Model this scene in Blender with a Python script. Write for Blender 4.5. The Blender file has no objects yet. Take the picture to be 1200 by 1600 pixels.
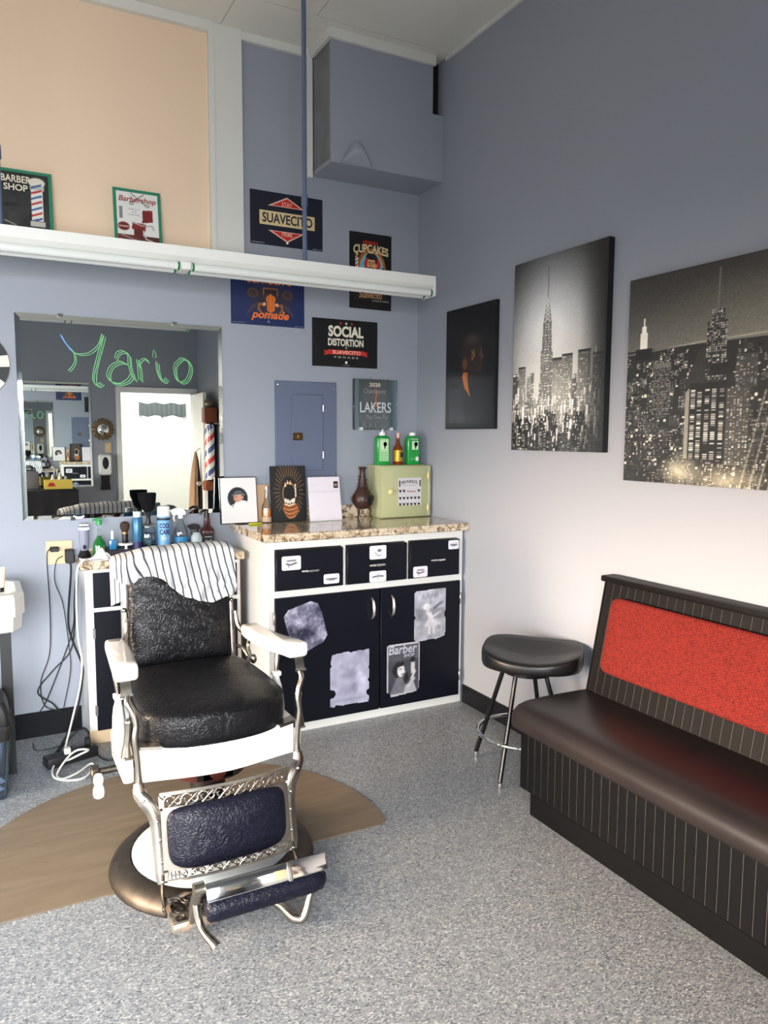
import bpy, bmesh, math, random
import numpy as np
from mathutils import Vector, Matrix, Euler

random.seed(7)
rng = np.random.default_rng(7)
PI = math.pi
scene = bpy.context.scene
C = scene.collection

# ------------------------------------------------------------------ camera
CAM = Vector((-2.364, -4.0255, 1.5))
F_PX = 1183.24
yaw, pitch, roll = 0.488896, 0.100494, -0.005135
fw = Vector((math.sin(yaw) * math.cos(pitch), math.cos(yaw) * math.cos(pitch), -math.sin(pitch)))
rt0 = Vector((math.cos(yaw), -math.sin(yaw), 0))
dn0 = fw.cross(rt0)
rt = rt0 * math.cos(roll) + dn0 * math.sin(roll)
dn = -rt0 * math.sin(roll) + dn0 * math.cos(roll)
cam_d = bpy.data.cameras.new('camera')
cam = bpy.data.objects.new('camera', cam_d)
C.objects.link(cam)
cam.matrix_world = Matrix(((rt.x, -dn.x, -fw.x, CAM.x), (rt.y, -dn.y, -fw.y, CAM.y), (rt.z, -dn.z, -fw.z, CAM.z), (0, 0, 0, 1)))
cam_d.sensor_fit = 'VERTICAL'
cam_d.sensor_height = 36.0
cam_d.lens = F_PX / 1600.0 * 36.0
cam_d.clip_start = 0.02
scene.camera = cam

# ------------------------------------------------------------------ daylight and added lamps
world = bpy.data.worlds.new('daylight')
scene.world = world
world.use_nodes = True
bg = world.node_tree.nodes['Background']
bg.inputs['Color'].default_value = (0.97, 0.985, 1.0, 1)
bg.inputs['Strength'].default_value = 25.0

def area_light(name, loc, rot, sx, sy, power, color=(1, 1, 1), portal=False, spread=PI):
    d = bpy.data.lights.new(name, 'AREA')
    d.shape = 'RECTANGLE'
    d.size, d.size_y = sx, sy
    d.energy = power
    d.color = color
    d.spread = spread
    d.cycles.is_portal = portal
    o = bpy.data.objects.new(name, d)
    C.objects.link(o)
    o.location = loc
    o.rotation_euler = rot
    return o

# assumed windows in front and left walls: sky portals, plus area lamps added as daylight
area_light('front_window_portal', (-3.3, -5.30, 1.35), (PI / 2, 0, 0), 2.3, 1.7, 1, portal=True)
area_light('side_window_portal', (-4.61, -2.75, 1.05), (0, -PI / 2, 0), 1.2, 4.0, 1, portal=True)
area_light('front_window_fill', (-3.3, -5.33, 1.35), (PI / 2 - 0.20, 0, 0), 2.2, 1.5, 125, (0.97, 0.985, 1.0), spread=1.6)
area_light('side_window_fill', (-4.64, -2.75, 1.05), (0.0, -PI / 2 + 0.17, 0), 1.1, 3.9, 108, (1.0, 0.72, 0.46), spread=0.72)  # warm lamp added to brighten and tint the lower right wall
area_light('annex_fill_lamp', (-0.4, -6.7, 2.75), (0, 0, 0), 1.6, 1.8, 110, (1.0, 0.97, 0.92))  # added lamp with no fixture, makes the next room glare white

scene.view_settings.view_transform = 'Standard'
scene.view_settings.look = 'None'
scene.view_settings.gamma = 1.0
scene.view_settings.use_curve_mapping = False
scene.view_settings.exposure = -0.42
scene.cycles.use_denoising = True
scene.cycles.max_bounces = 10
scene.cycles.diffuse_bounces = 5
scene.cycles.glossy_bounces = 5
scene.cycles.transparent_max_bounces = 12
scene.cycles.sample_clamp_indirect = 8.0
scene.cycles.caustics_reflective = False
scene.cycles.caustics_refractive = False

# ------------------------------------------------------------------ colour and materials
def lin(c):
    c = c / 255.0
    return c / 12.92 if c <= 0.04045 else ((c + 0.055) / 1.055) ** 2.4
def S(r, g, b):
    return (lin(r), lin(g), lin(b), 1.0)

MATS = {}
def mat(name, col=(0.5, 0.5, 0.5, 1), rough=0.5, metal=0.0, spec=0.5, coat=0.0, emit=None, emit_s=0.0, var=0.0, var_scale=8.0, bump=0.0, bump_scale=60.0, trans=0.0, alpha=1.0, ior=1.45):
    if name in MATS:
        return MATS[name]
    m = bpy.data.materials.new(name)
    m.use_nodes = True
    nt = m.node_tree
    p = nt.nodes['Principled BSDF']
    p.inputs['Base Color'].default_value = col
    p.inputs['Roughness'].default_value = rough
    p.inputs['Metallic'].default_value = metal
    p.inputs['Specular IOR Level'].default_value = spec
    p.inputs['Coat Weight'].default_value = coat
    p.inputs['Transmission Weight'].default_value = trans
    p.inputs['IOR'].default_value = ior
    if emit:
        p.inputs['Emission Color'].default_value = emit
        p.inputs['Emission Strength'].default_value = emit_s
    if var > 0 or bump > 0:
        tc = nt.nodes.new('ShaderNodeTexCoord')
    if var > 0:
        n = nt.nodes.new('ShaderNodeTexNoise')
        n.inputs['Scale'].default_value = var_scale
        n.inputs['Detail'].default_value = 5
        nt.links.new(tc.outputs['Object'], n.inputs['Vector'])
        mx = nt.nodes.new('ShaderNodeMix')
        mx.data_type = 'RGBA'
        mx.inputs['A'].default_value = tuple(c * (1 - var) for c in col[:3]) + (1,)
        mx.inputs['B'].default_value = tuple(min(1, c * (1 + var)) for c in col[:3]) + (1,)
        nt.links.new(n.outputs['Fac'], mx.inputs['Factor'])
        nt.links.new(mx.outputs['Result'], p.inputs['Base Color'])
    if bump > 0:
        n2 = nt.nodes.new('ShaderNodeTexNoise')
        n2.inputs['Scale'].default_value = bump_scale
        n2.inputs['Detail'].default_value = 3
        nt.links.new(tc.outputs['Object'], n2.inputs['Vector'])
        b = nt.nodes.new('ShaderNodeBump')
        b.inputs['Strength'].default_value = bump
        b.inputs['Distance'].default_value = 0.003
        nt.links.new(n2.outputs['Fac'], b.inputs['Height'])
        nt.links.new(b.outputs['Normal'], p.inputs['Normal'])
    MATS[name] = m
    return m

def ramp(nt, stops, interp='LINEAR'):
    r = nt.nodes.new('ShaderNodeValToRGB')
    r.color_ramp.interpolation = interp
    els = r.color_ramp.elements
    while len(els) < len(stops):
        els.new(0.5)
    for e, (pos, col) in zip(els, stops):
        e.position = pos
        e.color = col
    return r

def node_mat(name, build, rough=0.5, metal=0.0, coat=0.0):
    if name in MATS:
        return MATS[name]
    m = bpy.data.materials.new(name)
    m.use_nodes = True
    nt = m.node_tree
    p = nt.nodes['Principled BSDF']
    p.inputs['Roughness'].default_value = rough
    p.inputs['Metallic'].default_value = metal
    p.inputs['Coat Weight'].default_value = coat
    build(nt, p, nt.nodes.new('ShaderNodeTexCoord'))
    MATS[name] = m
    return m

def glass_mat(name, tint=(1, 1, 1, 1), gloss=0.10, rough=0.0, fres=True):
    """thin clear glass or plastic: mostly see-through with a glossy surface"""
    if name in MATS:
        return MATS[name]
    m = bpy.data.materials.new(name)
    m.use_nodes = True
    nt = m.node_tree
    nt.nodes.remove(nt.nodes['Principled BSDF'])
    out = nt.nodes['Material Output']
    t = nt.nodes.new('ShaderNodeBsdfTransparent')
    t.inputs['Color'].default_value = tint
    g = nt.nodes.new('ShaderNodeBsdfGlossy')
    g.inputs['Roughness'].default_value = rough
    mx = nt.nodes.new('ShaderNodeMixShader')
    lw = nt.nodes.new('ShaderNodeLayerWeight')
    lw.inputs['Blend'].default_value = 0.25
    ma = nt.nodes.new('ShaderNodeMath')
    ma.operation = 'MULTIPLY_ADD'
    ma.inputs[1].default_value = 0.6
    ma.inputs[2].default_value = gloss
    nt.links.new(lw.outputs['Fresnel'], ma.inputs[0])
    nt.links.new(ma.outputs[0], mx.inputs['Fac'])
    nt.links.new(t.outputs[0], mx.inputs[1])
    nt.links.new(g.outputs[0], mx.inputs[2])
    nt.links.new(mx.outputs[0], out.inputs['Surface'])
    MATS[name] = m
    return m

# ------------------------------------------------------------------ mesh helpers
def box(x0, x1, y0, y1, z0, z1):
    v = [(x0, y0, z0), (x1, y0, z0), (x1, y1, z0), (x0, y1, z0), (x0, y0, z1), (x1, y0, z1), (x1, y1, z1), (x0, y1, z1)]
    f = [(0, 3, 2, 1), (4, 5, 6, 7), (0, 1, 5, 4), (1, 2, 6, 5), (2, 3, 7, 6), (3, 0, 4, 7)]
    return v, f

def rbox(x0, x1, y0, y1, z0, z1, r=0.005, seg=2):
    bm = bmesh.new()
    v, f = box(x0, x1, y0, y1, z0, z1)
    vs = [bm.verts.new(p) for p in v]
    for q in f:
        bm.faces.new([vs[i] for i in q])
    bmesh.ops.bevel(bm, geom=bm.edges[:], offset=r, segments=seg, profile=0.5, affect='EDGES')
    bm.verts.index_update()
    out = [tuple(p.co) for p in bm.verts], [tuple(q.index for q in fc.verts) for fc in bm.faces]
    bm.free()
    return out

def frame_of(d):
    d = Vector(d).normalized()
    a = Vector((0, 0, 1)) if abs(d.z) < 0.95 else Vector((1, 0, 0))
    s = d.cross(a).normalized()
    return s, s.cross(d).normalized()

def cyl(p0, p1, r0, r1=None, n=16, cap=True):
    r1 = r0 if r1 is None else r1
    p0, p1 = Vector(p0), Vector(p1)
    s, u = frame_of(p1 - p0)
    v, f = [], []
    for p, r in ((p0, r0), (p1, r1)):
        for i in range(n):
            a = 2 * PI * i / n
            v.append(tuple(p + s * (r * math.cos(a)) + u * (r * math.sin(a))))
    for i in range(n):
        j = (i + 1) % n
        f.append((j, i, n + i, n + j))
    if cap:
        f.append(tuple(range(n)))
        f.append(tuple(range(2 * n - 1, n - 1, -1)))
    return v, f

def lathe(prof, n=24, c=(0, 0, 0), sx=1.0, sy=1.0):
    v, f = [], []
    k = len(prof)
    for r, z in prof:
        for i in range(n):
            a = 2 * PI * i / n
            v.append((c[0] + sx * r * math.cos(a), c[1] + sy * r * math.sin(a), c[2] + z))
    for q in range(k - 1):
        for i in range(n):
            j = (i + 1) % n
            f.append((q * n + i, q * n + j, (q + 1) * n + j, (q + 1) * n + i))
    f.append(tuple(range(n - 1, -1, -1)))
    f.append(tuple((k - 1) * n + i for i in range(n)))
    return v, f

def smooth_path(pts, n=8, closed=False):
    P = [Vector(p) for p in pts]
    out = []
    m = len(P)
    rngq = range(m if closed else m - 1)
    for i in rngq:
        p0 = P[(i - 1) % m] if (closed or i > 0) else P[0] * 2 - P[1]
        p1 = P[i]
        p2 = P[(i + 1) % m]
        p3 = P[(i + 2) % m] if (closed or i + 2 < m) else P[-1] * 2 - P[-2]
        for k in range(n):
            t = k / n
            out.append(0.5 * ((2 * p1) + (p2 - p0) * t + (2 * p0 - 5 * p1 + 4 * p2 - p3) * t * t + (3 * p1 - p0 - 3 * p2 + p3) * t ** 3))
    if not closed:
        out.append(P[-1].copy())
    return out

def tube(pts, r=0.005, n=8, closed=False, flat=1.0, up=None):
    """round (or flattened) tube along a path; r a number or one radius for each point"""
    P = [Vector(p) for p in pts]
    m = len(P)
    R = [r] * m if not hasattr(r, '__len__') else list(r)
    if len(R) != m:
        R = list(np.interp(np.linspace(0, 1, m), np.linspace(0, 1, len(R)), R))
    v, f = [], []
    s = None
    for i in range(m):
        if closed:
            d = P[(i + 1) % m] - P[i - 1]
        else:
            d = P[min(i + 1, m - 1)] - P[max(i - 1, 0)]
        if d.length < 1e-9:
            d = Vector((0, 0, 1))
        d.normalize()
        if up is not None:
            s = d.cross(Vector(up))
            if s.length < 1e-6:
                s = frame_of(d)[0]
            s.normalize()
        elif s is None:
            s = frame_of(d)[0]
        else:
            s = s - d * s.dot(d)
            if s.length < 1e-6:
                s = frame_of(d)[0]
            s.normalize()
        u = s.cross(d)
        for k in range(n):
            a = 2 * PI * k / n
            v.append(tuple(P[i] + s * (R[i] * math.cos(a)) + u * (R[i] * flat * math.sin(a))))
    for i in range(m if closed else m - 1):
        q = (i + 1) % m
        for k in range(n):
            j = (k + 1) % n
            f.append((i * n + k, i * n + j, q * n + j, q * n + k))
    if not closed:
        f.append(tuple(range(n - 1, -1, -1)))
        f.append(tuple((m - 1) * n + k for k in range(n)))
    return v, f

def loft(rings, cap=True):
    n = len(rings[0])
    v = [tuple(p) for r in rings for p in r]
    f = []
    for q in range(len(rings) - 1):
        for i in range(n):
            j = (i + 1) % n
            f.append((q * n + i, q * n + j, (q + 1) * n + j, (q + 1) * n + i))
    if cap:
        f.append(tuple(range(n - 1, -1, -1)))
        f.append(tuple((len(rings) - 1) * n + i for i in range(n)))
    return v, f

def prism(poly, z0, z1):
    """polygon in xy pulled up from z0 to z1"""
    n = len(poly)
    v = [(x, y, z0) for x, y in poly] + [(x, y, z1) for x, y in poly]
    f = [tuple(range(n - 1, -1, -1)), tuple(range(n, 2 * n))]
    for i in range(n):
        j = (i + 1) % n
        f.append((i, j, n + j, n + i))
    return v, f

def prism_yz(poly, x0, x1):
    """polygon in (y,z) pulled from x0 to x1"""
    v, f = prism(poly, x0, x1)
    return [(z, x, y) for x, y, z in v], f

def prism_xz(poly, y0, y1):
    v, f = prism(poly, y0, y1)
    return [(x, z, y) for x, y, z in v], [tuple(reversed(q)) for q in f]

def ball(c, rx, ry=None, rz=None, nu=14, nv=9):
    ry = rx if ry is None else ry
    rz = rx if rz is None else rz
    v = [(c[0], c[1], c[2] - rz)]
    for j in range(1, nv):
        t = -PI / 2 + PI * j / nv
        for i in range(nu):
            a = 2 * PI * i / nu
            v.append((c[0] + rx * math.cos(t) * math.cos(a), c[1] + ry * math.cos(t) * math.sin(a), c[2] + rz * math.sin(t)))
    v.append((c[0], c[1], c[2] + rz))
    f = []
    for i in range(nu):
        f.append((0, 1 + (i + 1) % nu, 1 + i))
    for j in range(nv - 2):
        for i in range(nu):
            a, b = 1 + j * nu + i, 1 + j * nu + (i + 1) % nu
            f.append((a, b, b + nu, a + nu))
    last = len(v) - 1
    o = 1 + (nv - 2) * nu
    for i in range(nu):
        f.append((o + i, o + (i + 1) % nu, last))
    return v, f

def rrect(x0, x1, y0, y1, r, n=4):
    """rounded rectangle outline (anticlockwise)"""
    out = []
    for cx, cy, a0 in ((x1 - r, y0 + r, -PI / 2), (x1 - r, y1 - r, 0), (x0 + r, y1 - r, PI / 2), (x0 + r, y0 + r, PI)):
        for k in range(n + 1):
            a = a0 + PI / 2 * k / n
            out.append((cx + r * math.cos(a), cy + r * math.sin(a)))
    return out

def grid(fn, nu, nv):
    v = [fn(i / nu, j / nv) for j in range(nv + 1) for i in range(nu + 1)]
    f = []
    for j in range(nv):
        for i in range(nu):
            a = j * (nu + 1) + i
            f.append((a, a + 1, a + nu + 2, a + nu + 1))
    return v, f

def xf(g, M):
    return [tuple(M @ Vector(p)) for p in g[0]], g[1]
def mv(g, x=0, y=0, z=0):
    return [(p[0] + x, p[1] + y, p[2] + z) for p in g[0]], g[1]
def rotz(g, a, c=(0, 0, 0)):
    return xf(g, Matrix.Translation(c) @ Matrix.Rotation(a, 4, 'Z') @ Matrix.Translation(-Vector(c)))
def mirx(g):
    return [(-p[0], p[1], p[2]) for p in g[0]], [tuple(reversed(q)) for q in g[1]]

def mesh_of(name, geoms, mats, smooth=True, angle=38):
    if isinstance(geoms, tuple):
        geoms = [geoms]
    if not isinstance(mats, (list, tuple)):
        mats = [mats]
    V, F, MI = [], [], []
    for g in geoms:
        k = g[2] if len(g) > 2 else 0
        o = len(V)
        V.extend(g[0])
        F.extend(tuple(i + o for i in q) for q in g[1])
        MI.extend([k] * len(g[1]))
    me = bpy.data.meshes.new(name)
    me.from_pydata(V, [], F)
    for m in mats:
        me.materials.append(m)
    if any(MI):
        me.polygons.foreach_set('material_index', MI)
    if smooth:
        me.polygons.foreach_set('use_smooth', [True] * len(F))
        me.set_sharp_from_angle(angle=math.radians(angle))
    me.update()
    return me

def obj(name, geoms, mats, parent=None, smooth=True, angle=38, loc=None, rot=None):
    me = mesh_of(name, geoms, mats, smooth, angle)
    o = bpy.data.objects.new(name, me)
    C.objects.link(o)
    if parent is not None:
        o.parent = parent
    if loc is not None:
        o.location = loc
    if rot is not None:
        o.rotation_euler = rot
    return o

def inst(name, me, parent=None, loc=(0, 0, 0), rot=None):
    o = bpy.data.objects.new(name, me)
    C.objects.link(o)
    o.parent = parent
    o.location = loc
    if rot is not None:
        o.rotation_euler = rot
    return o

def tag(o, label, cat, group=None):
    o['label'] = label
    o['category'] = cat
    if group:
        o['group'] = group
    return o

def thing(name, label, cat, loc=(0, 0, 0), rot=(0, 0, 0), group=None):
    o = bpy.data.objects.new(name, None)
    o.empty_display_size = 0.05
    C.objects.link(o)
    o.location = loc
    o.rotation_euler = rot
    return tag(o, label, cat, group)

def struct(name, geoms, m, smooth=False, parent=None, label=None):
    o = obj(name, geoms, m, parent, smooth)
    if parent is None:
        o['kind'] = 'structure'
    if label:
        o['label'] = label
    return o

BACK = (PI / 2, 0, 0)                # local x right, y up, z towards the room, on the back wall
RIGHT = (PI / 2, 0, -PI / 2)         # the same on the right wall

def text(parent, s, x0, x1, y0, y1, z, m, shear=0.0, bold=0.0, name='lettering', arc=0.0, space=1.0):
    """lettering fitted into the rectangle x0..x1, y0..y1 of the parent's face"""
    cu = bpy.data.curves.new(name, 'FONT')
    cu.body = s
    cu.size = 1.0
    cu.offset = bold
    cu.shear = shear
    cu.space_character = space
    cu.resolution_u = 3
    cu.align_x = 'CENTER'
    t = bpy.data.objects.new(name, cu)
    me = bpy.data.meshes.new_from_object(t)
    bpy.data.objects.remove(t)
    bpy.data.curves.remove(cu)
    n = len(me.vertices)
    co = np.empty(n * 3)
    me.vertices.foreach_get('co', co)
    co = co.reshape(-1, 3)
    a, b = co.min(0), co.max(0)
    co[:, 0] = x0 + (co[:, 0] - a[0]) / max(1e-6, b[0] - a[0]) * (x1 - x0)
    co[:, 1] = y0 + (co[:, 1] - a[1]) / max(1e-6, b[1] - a[1]) * (y1 - y0)
    if arc:
        q = (co[:, 0] - (x0 + x1) / 2) / ((x1 - x0) / 2)
        co[:, 1] += arc * (1 - q * q)
    co[:, 2] = z
    me.vertices.foreach_set('co', co.ravel())
    me.materials.clear()
    me.materials.append(m)
    me.update()
    o = bpy.data.objects.new(name, me)
    C.objects.link(o)
    o.parent = parent
    return o

# ------------------------------------------------------------------ small painter for flat printed pictures
class Paint:
    """printed picture: colours at the points of a fine grid; x and y run 0..1, y up"""
    def __init__(self, nx, ny, bgc):
        self.nx, self.ny = nx, ny
        self.a = np.zeros((ny, nx, 3))
        self.a[:] = bgc
        self.X, self.Y = np.meshgrid(np.linspace(0, 1, nx), np.linspace(0, 1, ny))
        self.asp = ny / nx
    def put(self, mask, c, al=1.0):
        k = (np.clip(mask, 0, 1) * al)[..., None]
        self.a = self.a * (1 - k) + np.array(c) * k
    def soft(self, d, w=None):
        w = 0.7 / self.nx if w is None else w
        return np.clip(0.5 - d / (2 * w), 0, 1)
    def rect(self, x0, y0, x1, y1, c, al=1.0):
        i0, i1 = int(round(x0 * self.nx)), int(round(x1 * self.nx))
        j0, j1 = int(round(y0 * self.ny)), int(round(y1 * self.ny))
        i0, j0 = max(i0, 0), max(j0, 0)
        if i1 <= i0: i1 = i0 + 1
        if j1 <= j0: j1 = j0 + 1
        s = self.a[j0:j1, i0:i1]
        if s.size:
            self.a[j0:j1, i0:i1] = s * (1 - al) + np.array(c) * al
    def ell(self, cx, cy, rx, ry, c, al=1.0, blur=None):
        d = np.sqrt(((self.X - cx) / rx) ** 2 + ((self.Y - cy) / ry) ** 2) - 1
        w = 0.8 / self.nx / max(rx, 1e-3) if blur is None else blur
        self.put(np.clip(0.5 - d / (2 * w), 0, 1), c, al)
    def poly(self, pts, c, al=1.0):
        m = np.zeros(self.X.shape, bool)
        n = len(pts)
        for i in range(n):
            x0, y0 = pts[i]
            x1, y1 = pts[(i + 1) % n]
            if y0 == y1: continue
            k = ((self.Y < y0) != (self.Y < y1)) & (self.X < (x1 - x0) * (self.Y - y0) / (y1 - y0) + x0)
            m ^= k
        self.put(m.astype(float), c, al)
    def line(self, pts, w, c, al=1.0):
        mm = np.zeros(self.X.shape)
        for (x0, y0), (x1, y1) in zip(pts[:-1], pts[1:]):
            dx, dy = x1 - x0, (y1 - y0) * self.asp
            L = dx * dx + dy * dy + 1e-12
            t = np.clip(((self.X - x0) * dx + (self.Y - y0) * self.asp * dy) / L, 0, 1)
            d = np.hypot(self.X - x0 - t * dx, (self.Y - y0) * self.asp - t * dy) - w / 2
            mm = np.maximum(mm, self.soft(d))
        self.put(mm, c, al)
    def blur(self, n=1):
        for _ in range(n):
            q = np.pad(self.a, ((1, 1), (1, 1), (0, 0)), mode='edge')
            self.a = (q[:-2, 1:-1] + q[2:, 1:-1] + q[1:-1, :-2] + q[1:-1, 2:] + 2 * q[1:-1, 1:-1]) / 6
    def noise(self, amt, cell=1):
        n = rng.normal(0, 1, (self.ny // cell + 1, self.nx // cell + 1))
        n = np.repeat(np.repeat(n, cell, 0), cell, 1)[:self.ny, :self.nx]
        self.a = np.clip(self.a + n[..., None] * amt, 0, 1)
    def cloud(self, amt, cells=(4, 9, 18)):
        for k, cnt in enumerate(cells):
            n = rng.normal(0, 1, (cnt + 2, cnt + 2))
            xi = self.X * cnt
            yi = self.Y * cnt
            i, j = xi.astype(int), yi.astype(int)
            fx, fy = xi - i, yi - j
            fx, fy = fx * fx * (3 - 2 * fx), fy * fy * (3 - 2 * fy)
            v = (n[j, i] * (1 - fx) + n[j, i + 1] * fx) * (1 - fy) + (n[j + 1, i] * (1 - fx) + n[j + 1, i + 1] * fx) * fy
            self.a = np.clip(self.a + (v * amt / (k + 1))[..., None], 0, 1)

def print_mat(rough=0.5):
    nm = 'printed_picture_%d' % int(rough * 100)
    def b(nt, p, tc):
        at = nt.nodes.new('ShaderNodeAttribute')
        at.attribute_name = 'ink'
        nt.links.new(at.outputs['Color'], p.inputs['Base Color'])
    return node_mat(nm, b, rough=rough)

def printed(name, P, x0, x1, y0, y1, z, parent, rough=0.5, mask=None):
    nx, ny = P.nx, P.ny
    xs = np.linspace(x0, x1, nx)
    ys = np.linspace(y0, y1, ny)
    Xg, Yg = np.meshgrid(xs, ys)
    V = np.stack([Xg, Yg, np.full_like(Xg, z)], -1).reshape(-1, 3)
    idx = np.arange(nx * ny).reshape(ny, nx)
    F = np.stack([idx[:-1, :-1], idx[:-1, 1:], idx[1:, 1:], idx[1:, :-1]], -1).reshape(-1, 4)
    if mask is not None:
        k = mask[:-1, :-1] & mask[:-1, 1:] & mask[1:, 1:] & mask[1:, :-1]
        F = F[k.ravel()]
        used = np.unique(F)
        remap = np.full(nx * ny, -1)
        remap[used] = np.arange(len(used))
        V = V[used]
        F = remap[F]
    me = bpy.data.meshes.new(name)
    me.from_pydata(V.tolist(), [], F.tolist())
    A = P.a.reshape(-1, 3)
    if mask is not None:
        A = A[used]
    A = np.where(A <= 0.04045, A / 12.92, ((A + 0.055) / 1.055) ** 2.4)
    at = me.color_attributes.new('ink', 'FLOAT_COLOR', 'POINT')
    at.data.foreach_set('color', np.concatenate([A, np.ones((len(A), 1))], 1).astype(np.float32).ravel())
    me.materials.append(print_mat(rough))
    me.update()
    o = bpy.data.objects.new(name, me)
    C.objects.link(o)
    o.parent = parent
    return o
def RGB(r, g, b):
    return (r / 255, g / 255, b / 255)
# ------------------------------------------------------------------ setting: materials
def floor_nodes(nt, p, tc):
    def vor(scale, rnd, sx, ang):
        mp = nt.nodes.new('ShaderNodeMapping')
        mp.inputs['Scale'].default_value = (1.0, sx, 1.0)
        mp.inputs['Rotation'].default_value = (0, 0, ang)
        nz = nt.nodes.new('ShaderNodeTexNoise')
        nz.inputs['Scale'].default_value = 60
        nt.links.new(tc.outputs['Object'], nz.inputs['Vector'])
        mixv = nt.nodes.new('ShaderNodeVectorMath')
        mixv.operation = 'MULTIPLY_ADD'
        mixv.inputs[1].default_value = (0.007, 0.007, 0)
        nt.links.new(nz.outputs['Color'], mixv.inputs[0])
        nt.links.new(tc.outputs['Object'], mixv.inputs[2])
        nt.links.new(mixv.outputs[0], mp.inputs['Vector'])
        v = nt.nodes.new('ShaderNodeTexVoronoi')
        v.inputs['Scale'].default_value = scale
        v.inputs['Randomness'].default_value = rnd
        nt.links.new(mp.outputs[0], v.inputs['Vector'])
        s = nt.nodes.new('ShaderNodeSeparateColor')
        nt.links.new(v.outputs['Color'], s.inputs[0])
        return s.outputs[0]
    a = vor(165, 1.0, 1.8, 0.5)
    b = vor(185, 1.0, 2.0, -0.7)
    r1 = ramp(nt, [(0.0, S(94, 98, 104)), (0.14, S(117, 121, 126)), (0.3, S(134, 138, 142)), (0.72, S(143, 147, 150)), (0.86, S(172, 175, 177)), (1.0, S(190, 192, 192))], 'CONSTANT')
    nt.links.new(a, r1.inputs['Fac'])
    r2 = ramp(nt, [(0.0, (0.70, 0.72, 0.75, 1)), (0.13, (0.88, 0.89, 0.90, 1)), (0.3, (1, 1, 1, 1)), (0.85, (1.15, 1.15, 1.15, 1))], 'CONSTANT')
    nt.links.new(b, r2.inputs['Fac'])
    mx = nt.nodes.new('ShaderNodeMix')
    mx.data_type = 'RGBA'
    mx.blend_type = 'MULTIPLY'
    mx.inputs['Factor'].default_value = 1.0
    nt.links.new(r1.outputs[0], mx.inputs['A'])
    nt.links.new(r2.outputs[0], mx.inputs['B'])
    nt.links.new(mx.outputs['Result'], p.inputs['Base Color'])
M_FLOOR = node_mat('speckled_grey_vinyl', floor_nodes, rough=0.42)
M_WALL = mat('blue_grey_wall_paint', S(152, 157, 168), 0.62, bump=0.12, bump_scale=140)
M_CEIL = mat('off_white_ceiling_board', S(228, 226, 216), 0.8, var=0.06, var_scale=3)
M_TRIM = mat('white_painted_trim', S(222, 222, 216), 0.45)
M_PEACH = mat('peach_painted_board', S(238, 212, 184), 0.6, var=0.03, var_scale=2)
M_BASEB = mat('black_rubber_baseboard', S(18, 19, 24), 0.5, spec=.2)
M_DUCT = mat('mottled_grey_sheet', S(120, 122, 124), 0.6, var=0.35, var_scale=9)  # uneven darker grey for the soffit's left side
M_BLACK = mat('black_shadow_gap', S(14, 14, 15), 0.7)
M_CONC = mat('pavement_asphalt', S(92, 90, 88), 0.85, var=0.1)
M_WINF = mat('window_frame_white', S(228, 228, 224), 0.45)
M_PANE = glass_mat('window_glass', (0.97, 0.98, 0.98, 1), 0.03)
M_WHITE = mat('white_wall_paint', S(236, 234, 228), 0.7)

RX, RY, RZ = -4.6, -5.29, 3.575   # room: x from RX to 0, y from RY to 0, height RZ
T = 0.12
struct('floor', box(RX, 0, RY, 0, -0.1, 0), M_FLOOR)
ceil = struct('ceiling', box(RX, 0, RY, 0, RZ + 0.008, RZ + 0.1), M_CEIL)
pw, pd, gp = 1.22, 0.61, 0.005
k = 0
y0 = -0.0
for j in range(10):
    if -0.335 - (j - 1) * pd < RY:
        break
    ya, yb = -0.335 - (j - 1) * pd, -0.335 - j * pd
    ya, yb = min(ya, 0), max(yb, RY)
    off = -0.796 if j % 2 else -1.195
    xr = off
    xs = [0.0]
    while xr > RX:
        if xr < -0.01:
            xs.append(xr)
        xr -= pw
    xs.append(RX)
    for a, b in zip(xs[:-1], xs[1:]):
        obj('panel', box(b + gp / 2, a - gp / 2, yb + gp / 2, ya - gp / 2, RZ, RZ + 0.008), M_CEIL, ceil, smooth=False)

struct('wall_back', box(RX, T, 0, T, 0, RZ + 0.1), M_WALL)
struct('wall_right', box(0, T, RY - T, 0, 0, RZ + 0.1), M_WALL)
def wall_with_hole(name, axis, a0, a1, h0, h1, z0, z1, w0, w1, m, zt):
    """wall from a0 to a1 along axis with an opening h0..h1, z0..z1; thickness w0..w1"""
    parts = []
    segs = [(a0, h0, 0, zt), (h1, a1, 0, zt), (h0, h1, z1, zt)]
    if z0 > 0:
        segs.append((h0, h1, 0, z0))
    for s, e, za, zb in segs:
        if e - s < 1e-4:
            continue
        parts.append(box(s, e, w0, w1, za, zb) if axis == 'x' else box(w0, w1, s, e, za, zb))
    return parts
fr = wall_with_hole('f', 'x', RX, -2.05, -4.45, -2.15, 0.5, 2.2, RY - T, RY, None, RZ + 0.1)
fr += wall_with_hole('f', 'x', -2.05, 0, -0.9, -0.06, 0, 1.99, RY - T, RY, None, RZ + 0.1)
struct('wall_front', fr, M_WALL)
struct('wall_left', wall_with_hole('l', 'y', RY - T, T, -4.75, -0.75, 0.45, 1.65, RX - T, RX, None, RZ + 0.1), M_WALL)
struct('ground_outside', box(-30, 30, -30, 25, -0.35, -0.15), M_CONC)

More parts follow.
